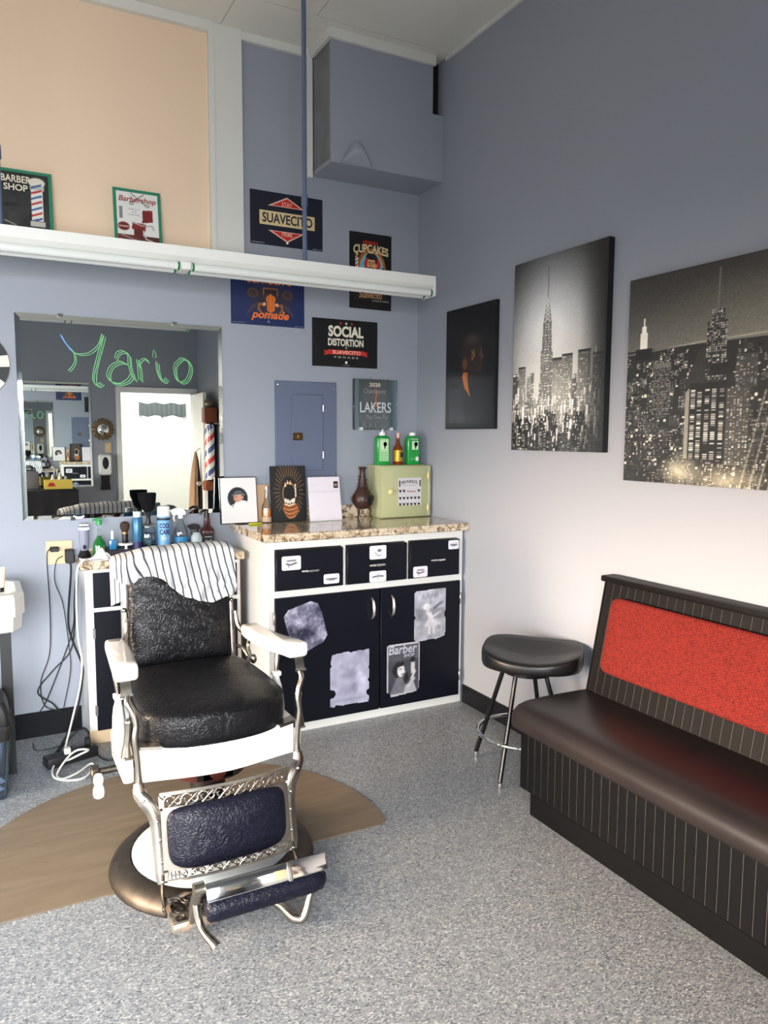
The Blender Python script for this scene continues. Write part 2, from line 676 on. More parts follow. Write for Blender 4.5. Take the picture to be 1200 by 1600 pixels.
def window(n, axis, h0, h1, z0, z1, w, muntins, label):
    def bx(a, b, za, zb, t0, t1):
        return box(a, b, t0, t1, za, zb) if axis == 'x' else box(t0, t1, a, b, za, zb)
    fwid = 0.05
    t0, t1 = w - 0.045, w + 0.045
    g = [bx(h0, h0 + fwid, z0, z1, t0, t1), bx(h1 - fwid, h1, z0, z1, t0, t1), bx(h0 + fwid, h1 - fwid, z0, z0 + fwid, t0, t1), bx(h0 + fwid, h1 - fwid, z1 - fwid, z1, t0, t1)]
    o = struct('window_%d' % n, g, M_WINF, label=label)
    xs = [h0 + fwid] + [h0 + (h1 - h0) * k / (muntins + 1) for k in range(1, muntins + 1)] + [h1 - fwid]
    for q in range(1, muntins + 1):
        obj('mullion', bx(xs[q] - 0.02, xs[q] + 0.02, z0 + fwid, z1 - fwid, t0, t1), M_WINF, o, smooth=False)
    for a, b in zip(xs[:-1], xs[1:]):
        obj('pane', bx(a, b, z0 + fwid, z1 - fwid, w - 0.003, w + 0.003), M_PANE, o, smooth=False)
    return o
window(1, 'x', -4.45, -2.15, 0.5, 2.2, RY - 0.06, 2, 'assumed wide white framed shop window in the front wall')  # unseen window, assumed as the source of the front light
window(2, 'y', -4.75, -0.75, 0.45, 1.65, RX - 0.06, 3, 'assumed wide white framed shop window in the left wall')  # unseen window, assumed and sized to spread light along the right wall

# adjoining bright room behind the doorway (seen in the mirror)
AX0, AX1, AY = -1.9, 0.9, -7.85
struct('floor_annex', box(AX0, AX1, AY, RY - T, -0.1, 0), M_FLOOR)
struct('ceiling_annex', box(AX0, AX1, AY, RY - T, 2.85, 2.95), M_WHITE)
struct('wall_annex_left', box(AX0 - T, AX0, AY - T, RY - T, 0, 2.95), M_WHITE)
struct('wall_annex_right', box(AX1, AX1 + T, AY - T, RY - T, 0, 2.95), M_WHITE)
struct('wall_annex_front', wall_with_hole('a', 'x', AX0, AX1, -0.24, 0.46, 1.10, 1.97, AY - T, AY, None, 2.95), M_WHITE)
struct('wall_annex_back', box(0.0 + T, AX1, RY - T, RY, 0, 2.95), M_WHITE)
w3 = window(3, 'x', -0.24, 0.46, 1.10, 1.97, AY - 0.05, 1, 'small window with a short valance in the bright next room')
obj('valance', [grid(lambda u, v: (-0.24 + 0.70 * u, AY + 0.03 + 0.012 * math.sin(u * 60), 1.97 - 0.2 * v + 0.012 * math.cos(u * 18)), 60, 3)], mat('grey_valance_cloth', S(96, 104, 106), 0.9), w3)

# front door: frame and leaf swung into the room
M_DOORW = mat('white_door_paint', S(236, 236, 232), 0.4)
struct('trim_1', [box(-0.955, -0.9, RY, RY + 0.02, 0, 2.05), box(-0.06, -0.012, RY, RY + 0.02, 0, 2.05), box(-0.9, -0.06, RY, RY + 0.02, 1.99, 2.05)], M_DOORW, label='white door casing around the bright doorway')
door = struct('door_1', box(0, 0.80, -0.018, 0.018, 0.01, 1.97), M_DOORW, label='white door leaf swung open beside the right wall')
door.location = (-0.075, RY + 0.03, 0)
door.rotation_euler = (0, 0, PI / 2 + 0.075)
obj('door_handle', [cyl((0.73, 0.018, 0.95), (0.73, 0.06, 0.95), 0.012, n=10), ball((0.73, 0.07, 0.95), 0.027)], mat('brushed_steel', S(190, 188, 182), 0.3, 1.0), door)

# ------------------------------------------------------------------ back wall joinery
struct('wall_transom_panel', box(RX, -1.235, -0.012, -0.0005, 2.42, RZ), M_PEACH, label='peach painted board closing the transom above the mirror')
struct('trim_2', [box(-1.235, -1.085, -0.030, -0.0005, 2.42, RZ), box(-1.262, -1.235, -0.042, -0.0125, 2.42, RZ)], M_TRIM, label='white upright board beside the peach panel')
struct('trim_3', box(RX, -1.085, -0.10, -0.0005, 2.385, 2.418), M_TRIM, label='white ledge under the peach panel')
struct('trim_4', [box(-1.085, -0.695, -0.022, -0.0005, RZ - 0.042, RZ - 0.001), box(RX, -1.263, -0.045, -0.0125, RZ - 0.05, RZ - 0.001)], M_TRIM, label='white crown strip along the back wall under the ceiling')
struct('trim_5', box(-0.014, -0.0005, RY, -0.30, RZ - 0.02, RZ - 0.001), M_TRIM, label='thin white crown strip along the right wall')
struct('trim_6', box(-0.722, -0.692, -0.034, -0.0005, 2.905, RZ - 0.043), M_TRIM, label='white upright strip left of the soffit box')

# soffit box in the corner
SX, SY, SZ = -0.685, -0.267, 2.92
sof = struct('wall_soffit', [prism_xz([(SX, SZ), (-0.001, SZ), (-0.001, 3.275), (-0.072, 3.275), (-0.072, RZ - 0.001), (SX, RZ - 0.001)], SY, SY + 0.02),
                       box(SX, -0.001, SY + 0.02, -0.001, SZ, SZ + 0.02)], M_WALL, label='blue-grey soffit box hanging in the ceiling corner')
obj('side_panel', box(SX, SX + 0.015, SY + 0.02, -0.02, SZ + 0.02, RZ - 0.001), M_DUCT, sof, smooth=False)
obj('soffit_trim', [box(SX - 0.02, -0.062, SY - 0.018, SY - 0.0005, RZ - 0.05, RZ - 0.001), box(SX - 0.02, SX - 0.0005, SY, -0.035, RZ - 0.05, RZ - 0.001)], M_TRIM, sof, smooth=False)
def flap(u, v):
    x = SX + 0.045 + 0.19 * u
    w = 4 * u * (1 - u)
    zz = SZ + (0.11 * w * w) * v
    return (x, SY - 0.004 - 0.06 * math.sin(v * PI * 0.85) * w, zz + 0.002)
obj('loose_flap', [grid(flap, 16, 6)], M_WALL, sof)
obj('gap', box(-0.071, -0.002, SY + 0.06, SY + 0.065, 3.276, RZ - 0.002), M_BLACK, sof, smooth=False)

# baseboards
struct('baseboard_right', box(-0.012, -0.0005, RY + 0.85, -0.555, 0, 0.10), M_BASEB)
struct('baseboard_back', box(RX, -1.965, -0.012, -0.0005, 0, 0.125), M_BASEB)
# ------------------------------------------------------------------ fluorescent strip lights
M_ENAMEL = mat('white_enamel_metal', S(232, 232, 228), 0.35)
M_TUBE = mat('unlit_fluorescent_tube', S(225, 228, 224), 0.2, coat=0.5)
M_GREENCAP = mat('green_tube_band', S(40, 120, 70), 0.4)
M_PIPE = mat('blue_grey_painted_pipe', S(92, 104, 130), 0.5)
M_STEEL = mat('brushed_steel', S(190, 188, 182), 0.3, 1.0)
M_CHROME = mat('polished_chrome', S(225, 225, 225), 0.08, 1.0)

def strip_light(x0, x1, y, z0, label, pipes):
    """two tubes end to end, twice, under a white channel; z0 = bottom of the tubes"""
    xc = (x0 + x1) / 2
    t = thing('strip_light', label, 'light fixture', (xc, y, z0))
    L = (x1 - x0) / 2
    h = 0.098
    sec = [(-0.062, h), (-0.062, 0.055), (-0.030, 0.036), (0.030, 0.036), (0.062, 0.055), (0.062, h)]
    obj('channel', [prism_yz(sec, -L, L)], M_ENAMEL, t, smooth=False)
    for s in (-1, 1):
        obj('end_plate', [rbox(s * L - 0.004, s * L + 0.004, -0.064, 0.064, 0.0, h + 0.001, 0.002, 1)], M_ENAMEL, t)
    obj('socket', [rbox(-0.022, 0.022, -0.055, 0.055, 0.003, 0.036, 0.004, 1)], M_ENAMEL, t)
    for yy in (-0.038, 0.038):
        for s in (-1, 1):
            a, b = (0.024, L - 0.006) if s > 0 else (-L + 0.006, -0.024)
            tb = obj('fluorescent_tube', [cyl((a, yy, 0.018), (b, yy, 0.018), 0.017, n=14)], M_TUBE, t)
            for e in (a, b):
                d = 0.012 if e == a else -0.012
                obj('end_band', [cyl((e + d * 0.2, yy, 0.018), (e + d, yy, 0.018), 0.0178, n=14)], M_GREENCAP, tb)
    for px in pipes:
        p = obj('hanging_pipe', [cyl((px - xc, 0, h), (px - xc, 0, RZ - z0), 0.011, n=12)], M_PIPE, t)
        obj('pipe_coupling', [cyl((px - xc, 0, 0.36), (px - xc, 0, 0.41), 0.0155, n=12)], M_PIPE, p)
        obj('pipe_flange', [cyl((px - xc, 0, RZ - z0 - 0.012), (px - xc, 0, RZ - z0), 0.04, n=16)], M_PIPE, p)
    return t
strip_light(-2.80, -0.287, -0.6, 2.208, 'white twin-tube strip light hanging on blue-grey pipes in front of the back wall', (-0.972, -2.258))
strip_light(-2.75, -0.24, -4.72, 2.66, 'white twin-tube strip light hanging on pipes near the front wall', (-0.92, -2.2))

# ------------------------------------------------------------------ mirror with writing
M_MIRROR = mat('mirror_silver', (0.86, 0.90, 0.885, 1), 0.0, 1.0)
M_BEVEL = mat('bevelled_mirror_edge', (0.82, 0.88, 0.86, 1), 0.03, 1.0)
M_GREENPEN = mat('green_paint_marker', S(116, 190, 128), 0.6)
M_BLUEPEN = mat('blue_paint_marker', S(110, 165, 225), 0.6)
def wall_mirror(x0, x1, z0, z1, y, rot, label, loc):
    t = thing('wall_mirror', label, 'mirror', loc, rot)
    w, h = (x1 - x0) / 2, (z1 - z0) / 2
    b = 0.022
    o = [(-w, -h), (w, -h), (w, h), (-w, h)]
    i = [(-w + b, -h + b), (w - b, -h + b), (w - b, h - b), (-w + b, h - b)]
    g = ([(x, yy, 0.012) for x, yy in i], [(0, 1, 2, 3)])
    obj('glass', g, M_MIRROR, t, smooth=False)
    v = [(x, yy, 0.007) for x, yy in o] + [(x, yy, 0.012) for x, yy in i]
    obj('bevel', (v, [(0, 1, 5, 4), (1, 2, 6, 5), (2, 3, 7, 6), (3, 0, 4, 7)]), M_BEVEL, t, smooth=False)
    v = [(x, yy, 0.0) for x, yy in o] + [(x, yy, 0.007) for x, yy in o]
    obj('backing', (v, [(3, 2, 1, 0), (0, 1, 5, 4), (1, 2, 6, 5), (2, 3, 7, 6), (3, 0, 4, 7)]), M_STEEL, t, smooth=False)
    for x, yy in ((-w * 0.55, -h), (w * 0.55, -h), (-w * 0.6, h), (w * 0.5, h)):
        obj('clip', rbox(x - 0.012, x + 0.012, yy - 0.008, yy + 0.008, 0.0005, 0.016, 0.002, 1), M_CHROME, t)
    return t
mir = wall_mirror(-2.197, -1.208, 1.082, 2.068, 0, BACK, 'big mirror on the back wall with a name in green marker', (-1.7025, -0.0015, 1.575))
wall_mirror(-1.96, -1.23, 0.90, 2.083, 0, (PI / 2, 0, PI), 'second mirror on the front wall, over a black table', (-1.595, RY + 0.0015, 1.49))

# hand-written name, strokes measured on the mirror face (x right, y up, metres from its middle)
def px2m(u, v):            # crop pixels of the mirror (0..1200 over 360 image px) to local metres
    x = -0.4945 + (u - 75) / (1140 - 75) * 0.985 + 0.005
    ym = 0.493 - ((v - 25 - (u - 75) * 0.079) / 1055) * 0.986
    return x, ym
def stroke(pts, m, w=0.0055, passes=2, name='pen_stroke'):
    q = [px2m(*p) for p in pts]
    gs = []
    for k in range(passes):
        dx, dy = (k * 0.0085, -k * 0.0065)
        P = smooth_path([(x + dx + random.uniform(-.002, .002), y + dy + random.uniform(-.002, .002), 0.0145) for x, y in q], 6)
        gs.append(tube(P, w * 0.31, 6, flat=0.25, up=(0, 0, 1)))
    return obj(name, gs, m, mir)
stroke([(282, 138), (300, 175), (322, 208), (335, 225)], M_BLUEPEN, 0.006, 2)
stroke([(330, 212), (345, 240), (345, 275), (330, 305), (315, 322)], M_GREENPEN)
stroke([(335, 225), (370, 240), (420, 232), (465, 195), (488, 138)], M_GREENPEN)
stroke([(490, 140), (470, 210), (450, 280), (436, 340), (435, 380), (450, 402), (475, 392)], M_GREENPEN, 0.006, 3)
stroke([(545, 265), (560, 235), (590, 228), (615, 250), (620, 300), (630, 350), (645, 380)], M_GREENPEN, 0.006, 3)
stroke([(612, 300), (570, 285), (525, 305), (507, 350), (525, 385), (570, 398), (612, 380), (630, 345)], M_GREENPEN, 0.006, 3)
stroke([(660, 275), (668, 320), (672, 385)], M_GREENPEN, 0.006, 3)
stroke([(668, 320), (680, 285), (705, 272), (722, 295)], M_GREENPEN, 0.006, 2)
stroke([(752, 228), (750, 262), (770, 265), (757, 232)], M_GREENPEN, 0.004, 1)
stroke([(765, 290), (768, 340), (785, 385), (805, 398), (815, 380)], M_GREENPEN, 0.006, 3)
stroke([(900, 275), (865, 310), (865, 370), (890, 405), (930, 390), (948, 330), (930, 285), (900, 275)], M_GREENPEN, 0.006, 3)

# ------------------------------------------------------------------ shop signs on the ledge
M_GREENB = mat('green_sign_border', S(44, 130, 98), 0.45)
M_LCREAM = mat('cream_print', S(232, 224, 205), 0.55)
M_LRED = mat('red_print', S(196, 44, 40), 0.5)
M_LBLACK = mat('black_print', S(22, 22, 24), 0.55)
M_LWHITE = mat('white_print', S(235, 235, 232), 0.55)
M_LORANGE = mat('orange_print', S(226, 112, 36), 0.5)
M_LGREY = mat('grey_print', S(150, 152, 156), 0.6)
M_LTAN = mat('tan_print', S(222, 200, 150), 0.55)
M_LPINK = mat('pale_pink_print', S(240, 190, 170), 0.55)

def poster(name, label, cat, w, h, loc, rot, m, thick=0.002, lean=0.0, group=None):
    r = (rot[0] - lean, rot[1], rot[2])
    t = thing(name, label, cat, loc, r, group)
    obj('sheet', box(-w / 2, w / 2, -h / 2, h / 2, 0.0, thick), m, t, smooth=False)
    return t

# left sign: barber pole picture
t = poster('shop_sign', 'green bordered dark barber shop sign with a striped pole, at the left edge', 'sign', 0.235, 0.285, (-2.135, -0.056, 2.5635), BACK, M_GREENB, 0.004, lean=0.10)
P = Paint(60, 90, RGB(44, 46, 46))
P.cloud(0.03)
P.ell(.76, .86, .17, .085, RGB(225, 220, 205))
P.rect(.62, .72, .90, .80, RGB(190, 190, 180))
P.rect(.64, .18, .86, .72, RGB(230, 228, 222))
for kq in range(7):
    yy = .14 + kq * .1
    P.poly([(.64, yy), (.86, yy + .07), (.86, yy + .11), (.64, yy + .04)], RGB(190, 60, 50) if kq % 2 else RGB(70, 100, 160))
P.rect(.60, .08, .9, .17, RGB(200, 196, 186))
P.line([(.08, .13), (.3, .06)], .02, RGB(190, 190, 180))
P.ell(.22, .42, .16, .03, RGB(24, 24, 24))
P.ell(.14, .40, .06, .03, RGB(24, 24, 24))
printed('picture', P, -.103, .103, -.1285, .1285, 0.0046, t)
text(t, 'BARBER', -.095, .03, .082, .114, 0.0054, M_LCREAM, bold=.02)
text(t, 'SHOP', -.085, .015, .044, .074, 0.0054, M_LCREAM, bold=.02)
# right sign: red chair
t = poster('shop_sign', 'green bordered white barbershop sign with a red chair, on the ledge', 'sign', 0.226, 0.275, (-1.632, -0.056, 2.5575), BACK, M_GREENB, 0.004, lean=0.13)
P = Paint(64, 92, RGB(226, 226, 222))
P.rect(0, 0, 1, .14, RGB(90, 40, 36))
P.poly([(0, .14), (.42, .14), (.62, 0), (0, 0)], RGB(110, 46, 40))
P.poly([(.60, .40), (.86, .44), (.86, .68), (.62, .66)], RGB(120, 32, 30))
P.poly([(.34, .26), (.66, .22), (.7, .38), (.36, .4)], RGB(126, 36, 32))
P.poly([(.38, .12), (.62, .10), (.60, .26), (.40, .28)], RGB(96, 30, 28))
P.line([(.34, .40), (.52, .36), (.66, .34)], .03, RGB(190, 190, 186))
P.line([(.62, .34), (.84, .36), (.88, .28)], .03, RGB(160, 160, 156))
P.line([(.62, .24), (.68, .08), (.84, .04)], .035, RGB(205, 205, 200))
P.line([(.1, .12), (.44, .04)], .02, RGB(200, 198, 190))
P.ell(.15, .30, .14, .085, RGB(110, 30, 30))
P.line([(.04, .30), (.26, .30)], .03, RGB(220, 200, 190))
P.rect(.06, .46, .14, .70, RGB(70, 70, 70), .6)
P.line([(.36, .98), (.72, .76)], .018, RGB(60, 60, 62))
P.line([(.66, .98), (.38, .80)], .018, RGB(60, 60, 62))
P.ell(.36, .78, .05, .03, RGB(80, 80, 82)); P.ell(.36, .78, .03, .018, RGB(226, 226, 222))
P.ell(.74, .76, .05, .03, RGB(80, 80, 82)); P.ell(.74, .76, .03, .018, RGB(226, 226, 222))
printed('picture', P, -.098, .098, -.122, .122, 0.0046, t)
text(t, 'Barbershop', -.088, .09, .066, .102, 0.0054, mat('dark_red_print', S(150, 40, 36), 0.5), shear=.25, bold=.015)
text(t, 'HAIRCUT', -.045, .01, .034, .043, 0.0054, M_LGREY)
text(t, 'AND', -.03, -.005, .021, .029, 0.0054, M_LGREY)
text(t, 'SHAVING', -.045, .012, .007, .016, 0.0054, M_LGREY)

# ------------------------------------------------------------------ posters on the back wall
M_NAVY = mat('navy_poster_paper', S(26, 28, 44), 0.45)
M_BLUEP = mat('deep_blue_poster_paper', S(20, 36, 84), 0.45)
M_BLKP = mat('black_poster_paper', S(16, 16, 18), 0.4)
def flat(t, name, poly, z, m):
    n = len(poly)
    return obj(name, ([(x, y, z) for x, y in poly], [tuple(range(n))]), m, t, smooth=False)
def small_print(t, w, h, m=None):
    m = m or M_LWHITE
    text(t, 'suavecitopomade.com', -w / 2 + .008, -w / 2 + .078, -h / 2 + .006, -h / 2 + .012, .0026, m)
    text(t, 'made in usa', w / 2 - .060, w / 2 - .008, -h / 2 + .005, -h / 2 + .010, .0026, m)
    flat(t, 'dot', [(0.007 * math.cos(a * PI / 6), -h / 2 + .022 + .007 * math.sin(a * PI / 6)) for a in range(12)], .0026, m)

t = poster('poster', 'navy poster with red diamond and cream SUAVECITO band', 'poster', 0.419, 0.280, (-0.832, -0.001, 2.663), BACK, M_NAVY)
def shrink(poly, cx, cy, k):
    return [(cx + (x - cx) * k, cy + (y - cy) * k) for x, y in poly]
up = [(-.11, .068), (.10, .068), (0, .122)]
flat(t, 'diamond_border', up, .0026, M_LPINK)
flat(t, 'diamond', shrink(up, 0, .084, .8), .003, M_LRED)
dw = [(-.11, -.060), (0, -.116), (.10, -.060)]
flat(t, 'diamond_border', dw, .0026, M_LPINK)
flat(t, 'diamond', shrink(dw, 0, -.078, .8), .003, M_LRED)
flat(t, 'band', rrect(-.158, .162, -.034, .040, .004), .0026, M_LTAN)
text(t, 'SUAVECITO', -.142, .148, -.022, .030, .0032, M_NAVY, bold=.022)
text(t, 'STAY', -.03, .03, .072, .094, .0034, M_LPINK, bold=.01)
text(t, 'FIRME', -.03, .03, -.086, -.064, .0034, M_LPINK, bold=.01)
small_print(t, .419, .28)

t = poster('poster', 'black upright CUPCAKES poster with a shaving man in a blue oval', 'poster', 0.272, 0.428, (-0.32, -0.001, 2.446), BACK, M_BLKP)
P = Paint(76, 120, RGB(16, 16, 17))
for rr, cc in ((.36, RGB(196, 120, 50)), (.335, RGB(60, 34, 20)), (.32, RGB(210, 140, 60)), (.295, RGB(110, 190, 214))):
    P.ell(.52, .50, rr, rr * .86, cc)
P.ell(.54, .60, .2, .125, RGB(190, 40, 44))
P.poly([(.40, .42), (.66, .40), (.74, .30), (.3, .30)], RGB(240, 240, 236))
P.ell(.52, .585, .105, .105, RGB(222, 164, 110))
P.poly([(.42, .50), (.44, .70), (.56, .71), (.62, .60), (.60, .48), (.5, .46)], RGB(222, 164, 110))
P.ell(.63, .585, .03, .03, RGB(214, 150, 98))
P.poly([(.38, .70), (.40, .665), (.60, .66), (.62, .60), (.66, .62), (.67, .70), (.60, .745), (.42, .745)], RGB(26, 24, 26))
P.line([(.45, .62), (.50, .63)], .014, RGB(40, 26, 20))
P.line([(.53, .625), (.59, .62)], .014, RGB(40, 26, 20))
P.ell(.475, .60, .012, .008, RGB(30, 22, 20)); P.ell(.55, .60, .012, .008, RGB(30, 22, 20))
P.line([(.50, .60), (.495, .565), (.51, .56)], .01, RGB(150, 96, 60))
P.line([(.44, .545), (.50, .552), (.58, .542)], .03, RGB(40, 26, 20))
P.ell(.50, .505, .085, .04, RGB(240, 232, 214))
P.line([(.72, .48), (.80, .55)], .05, RGB(30, 40, 60))
P.rect(.13, .50, .20, .68, RGB(230, 226, 214))
for kq in range(4):
    P.poly([(.13, .50 + kq * .05), (.20, .53 + kq * .05), (.20, .55 + kq * .05), (.13, .52 + kq * .05)], RGB(200, 50, 44) if kq % 2 else RGB(60, 90, 140))
P.ell(.165, .72, .035, .03, RGB(220, 170, 90))
P.rect(.1, .10, .9, .21, RGB(30, 26, 20))
P.cloud(0.015)
printed('picture', P, -.132, .132, -.21, .21, .0026, t, rough=.4)
text(t, 'HERMANO', -.05, .045, .150, .172, .0032, M_LRED, bold=.02)
text(t, 'CUPCAKES', -.112, .115, .092, .140, .0032, M_LTAN, bold=.03, arc=.012)
text(t, 'Suavecito', -.075, .075, -.152, -.112, .0032, mat('peach_print', S(232, 176, 120), 0.5), bold=.01, shear=.1)
text(t, 'DE PRESO EN TURRON', .01, .12, -.168, -.160, .0032, M_LCREAM)

t = poster('poster', 'deep blue SUAVECITO pomade poster with an orange hot rod', 'poster', 0.419, 0.285, (-0.944, -0.001, 2.236), BACK, M_BLUEP)
P = Paint(100, 70, RGB(20, 36, 84))
P.ell(.53, .48, .25, .25, RGB(52, 40, 44), .8, blur=.5)
for sx in (-1, 1):
    P.ell(.53 + sx * .25, .60, .075, .085, RGB(112, 74, 46)); P.ell(.53 + sx * .25, .60, .06, .065, RGB(62, 44, 44))
    P.line([(.53 + sx * .10, .38), (.53 + sx * .16, .40), (.53 + sx * .17, .30), (.53 + sx * .13, .24)], .03, RGB(150, 86, 44))
    P.ell(.53 + sx * .09, .40, .022, .03, RGB(236, 180, 140))
    for kk in range(4):
        P.line([(.53 + sx * (.16 + .02 * kk), .42 - .03 * kk), (.53 + sx * (.26 + .02 * kk), .36 - .04 * kk), (.53 + sx * (.28 + .02 * kk), .24 - .02 * kk)], .008, RGB(84, 62, 54))
P.line([(.43, .58), (.43, .70), (.63, .70), (.63, .58)], .018, RGB(160, 96, 50))
P.rect(.445, .60, .615, .68, RGB(40, 30, 34))
P.poly([(.47, .54), (.53, .60), (.60, .54), (.585, .28), (.53, .24), (.485, .28)], RGB(216, 112, 32))
P.line([(.50, .52), (.51, .30)], .01, RGB(150, 66, 20)); P.line([(.56, .52), (.55, .30)], .01, RGB(150, 66, 20))
P.line([(.46, .24), (.53, .21), (.62, .23)], .018, RGB(150, 96, 60))
printed('picture', P, -.2, .2, -.14, .14, .0026, t, rough=.45)
text(t, 'SUAVECITO', -.118, .142, .078, .125, .0032, M_LORANGE, shear=.25, bold=.03)
text(t, 'pomade', -.098, .118, -.118, -.062, .0032, M_LORANGE, shear=.3, bold=.03)
small_print(t, .419, .285)

t = poster('poster', 'black SOCIAL DISTORTION poster with red ribbon', 'poster', 0.414, 0.268, (-0.481, -0.001, 2.026), BACK, M_BLKP)
for xx, mm in ((-.03, M_LRED), (0.005, M_LWHITE), (.04, M_LRED)):
    pts = []
    for a in range(10):
        r = .009 if a % 2 == 0 else .004
        pts.append((xx + r * math.sin(a * PI / 5), .112 + r * math.cos(a * PI / 5)))
    flat(t, 'star', pts, .0026, mm)
text(t, 'SOCIAL', -.108, .115, .035, .098, .003, M_LCREAM, bold=.04)
text(t, 'DISTORTION', -.110, .115, -.016, .026, .003, M_LCREAM, bold=.035)
text(t, 'x', -.003, .012, -.030, -.021, .003, M_LWHITE)
flat(t, 'ribbon', [(-.112, -.064), (.122, -.064), (.122, -.038), (-.112, -.038)], .0028, M_LRED)
flat(t, 'ribbon_tail', [(-.138, -.070), (-.108, -.066), (-.108, -.046), (-.138, -.044), (-.128, -.056)], .0026, M_LRED)
flat(t, 'ribbon_tail', [(.146, -.070), (.134, -.056), (.146, -.044), (.118, -.046), (.118, -.066)], .0026, M_LRED)
text(t, 'SUAVECITO', -.082, .096, -.061, -.041, .0032, M_LPINK, bold=.02)
text(t, 'POMADE', -.07, .08, -.084, -.074, .0032, M_LCREAM, space=1.8)
flat(t, 'dot', [(0.005 + .008 * math.cos(a * PI / 6), -.108 + .008 * math.sin(a * PI / 6)) for a in range(12)], .0026, M_LWHITE)
text(t, 'suavecitopomade.com', -.02, .03, -.126, -.122, .003, M_LWHITE)

# ------------------------------------------------------------------ electrical panel
M_PANEL = mat('blue_grey_panel_paint', S(98, 107, 130), 0.42)
M_BRONZE = mat('bronze_latch', S(92, 72, 50), 0.35, 0.9)
t = thing('electrical_panel', 'blue-grey metal electrical panel with a hinged door on the back wall', 'breaker panel', (-0.728, -0.001, 1.528), BACK)
obj('cover', [rbox(-.186, .186, -.272, .272, 0, .012, .003, 1)], M_PANEL, t)
d = obj('door', [rbox(-.088, .098, -.228, .200, .0122, .020, .003, 1)], M_PANEL, t)
obj('latch', [rbox(-.088, -.028, -.056, -.014, .0202, .026, .003, 1)], M_BRONZE, d)
obj('keyhole', rbox(-.062, -.054, -.046, -.026, .0262, .0275, .0008, 1), mat('brass', S(190, 150, 84), 0.3, 1.0), d)
for yy in (.125, -.14):
    obj('hinge', [cyl((.100, yy - .018, .0165), (.100, yy + .018, .0165), .0045, n=10)], M_CHROME, d)
for xx, yy in ((-.168, .252), (.168, .240), (.168, -.252), (-.168, -.252)):
    obj('screw', [lathe([(.007, 0), (.006, .003), (.002, .0045)], 12, (xx, yy, .012))], M_CHROME, t)

# ------------------------------------------------------------------ glass champions sign
M_ACRYL = glass_mat('clear_acrylic', (0.80, 0.88, 0.88, 1), 0.10)
M_SMOKE = mat('dark_sign_print', S(24, 30, 34), 0.25)
t = thing('glass_sign', 'clear glass plaque with dark middle reading 2020 Champions LAKERS', 'sign', (-0.291, -0.001, 1.682), BACK)
obj('glass_plate', [rbox(-.148, .146, -.148, .147, .012, .022, .003, 1)], M_ACRYL, t)
obj('dark_print', box(-.108, .092, -.147, .146, .0085, .0115), M_SMOKE, t, smooth=False)
obj('dark_edge', box(-.147, -.134, -.147, .146, .0085, .0115), mat('navy_edge_print', S(20, 24, 48), .3), t, smooth=False)
for xx in (-.10, .10):
    obj('standoff', [cyl((xx, -.142, .0), (xx, -.142, .034), .009, n=12)], M_LWHITE, t)
text(t, '2020', -.045, .028, .104, .126, .0226, M_LCREAM, bold=.01)
text(t, 'Champions', -.085, .065, .056, .092, .0226, M_LGREY, shear=.15)
text(t, 'LAKERS', -.106, .10, -.048, .014, .0226, mat('pale_grey_print', S(200, 206, 208), .5), bold=.015)
text(t, 'This Ones For', -.068, .080, -.086, -.062, .0226, M_LGREY)
text(t, '8 KOBE', -.09, .088, -.142, -.100, .0226, mat('dim_grey_print', S(110, 116, 120), .6))
obj('figure_mark', [tube(smooth_path([(-.005, .088, .0228), (.004, .06, .0228), (-.004, .03, .0228), (.004, 0, .0228), (-.014, -.016, .0228)], 5), .004, 6, flat=.2, up=(0, 0, 1))], mat('amber_print', S(190, 110, 60), .5), t)

# ------------------------------------------------------------------ round black and white wall clock at the left edge
t = thing('wall_clock', 'round black and white patterned wall disc at the left edge', 'clock', (-2.383, -0.001, 1.82), BACK)
obj('disc', [lathe([(.158, 0), (.160, .006), (.158, .016), (.150, .018)], 40)], mat('off_white_disc', S(226, 222, 210), .5), t)
for a0, a1, r0, r1 in ((.30, .75, .09, .157), (-.55, -.05, .085, .157), (.9, 1.5, .1, .157), (-1.6, -.9, .06, .157), (1.9, 2.6, .08, .157), (2.9, 3.5, .08, .157), (-2.6, -2.0, .08, .157)):
    pts = [(r1 * math.cos(a0 + (a1 - a0) * k / 6), r1 * math.sin(a0 + (a1 - a0) * k / 6)) for k in range(7)] + [(r0 * math.cos(a1 - .1), r0 * math.sin(a1 - .1)), (r0 * .8 * math.cos((a0 + a1) / 2), r0 * .8 * math.sin((a0 + a1) / 2)), (r0 * math.cos(a0 + .1), r0 * math.sin(a0 + .1))]
    obj('black_patch', [prism(pts, .0165, .0195)], M_LBLACK, t, smooth=False)

# ------------------------------------------------------------------ pictures on the right wall
t = poster('canvas_picture', 'dark framed portrait of a man in profile with an orange-lit beard', 'picture', 0.468, 0.655, (-0.001, -0.590, 1.865), RIGHT, M_BLKP, 0.018)
P = Paint(80, 150, RGB(15, 15, 18))
P.rect(.06, .04, .94, .34, RGB(44, 46, 50), .9)
for q in range(12):
    P.rect(.06, .04 + q * .012, .94, .05 + q * .012, RGB(58 - q, 58 - q, 62 - q), .5)
P.ell(.52, .28, .17, .26, RGB(15, 15, 18), 1, blur=.3)
P.rect(.46, .04, .94, .34, RGB(14, 14, 17), .9)
P.ell(.53, .62, .24, .16, RGB(32, 26, 24), 1, blur=.2)
P.poly([(.40, .52), (.50, .47), (.66, .455), (.76, .475), (.735, .51), (.77, .53), (.74, .55), (.80, .575), (.76, .62), (.74, .68), (.66, .74), (.5, .76), (.36, .70), (.33, .60)], RGB(40, 32, 30))
P.ell(.56, .745, .16, .04, RGB(74, 68, 66), .6, blur=.6)
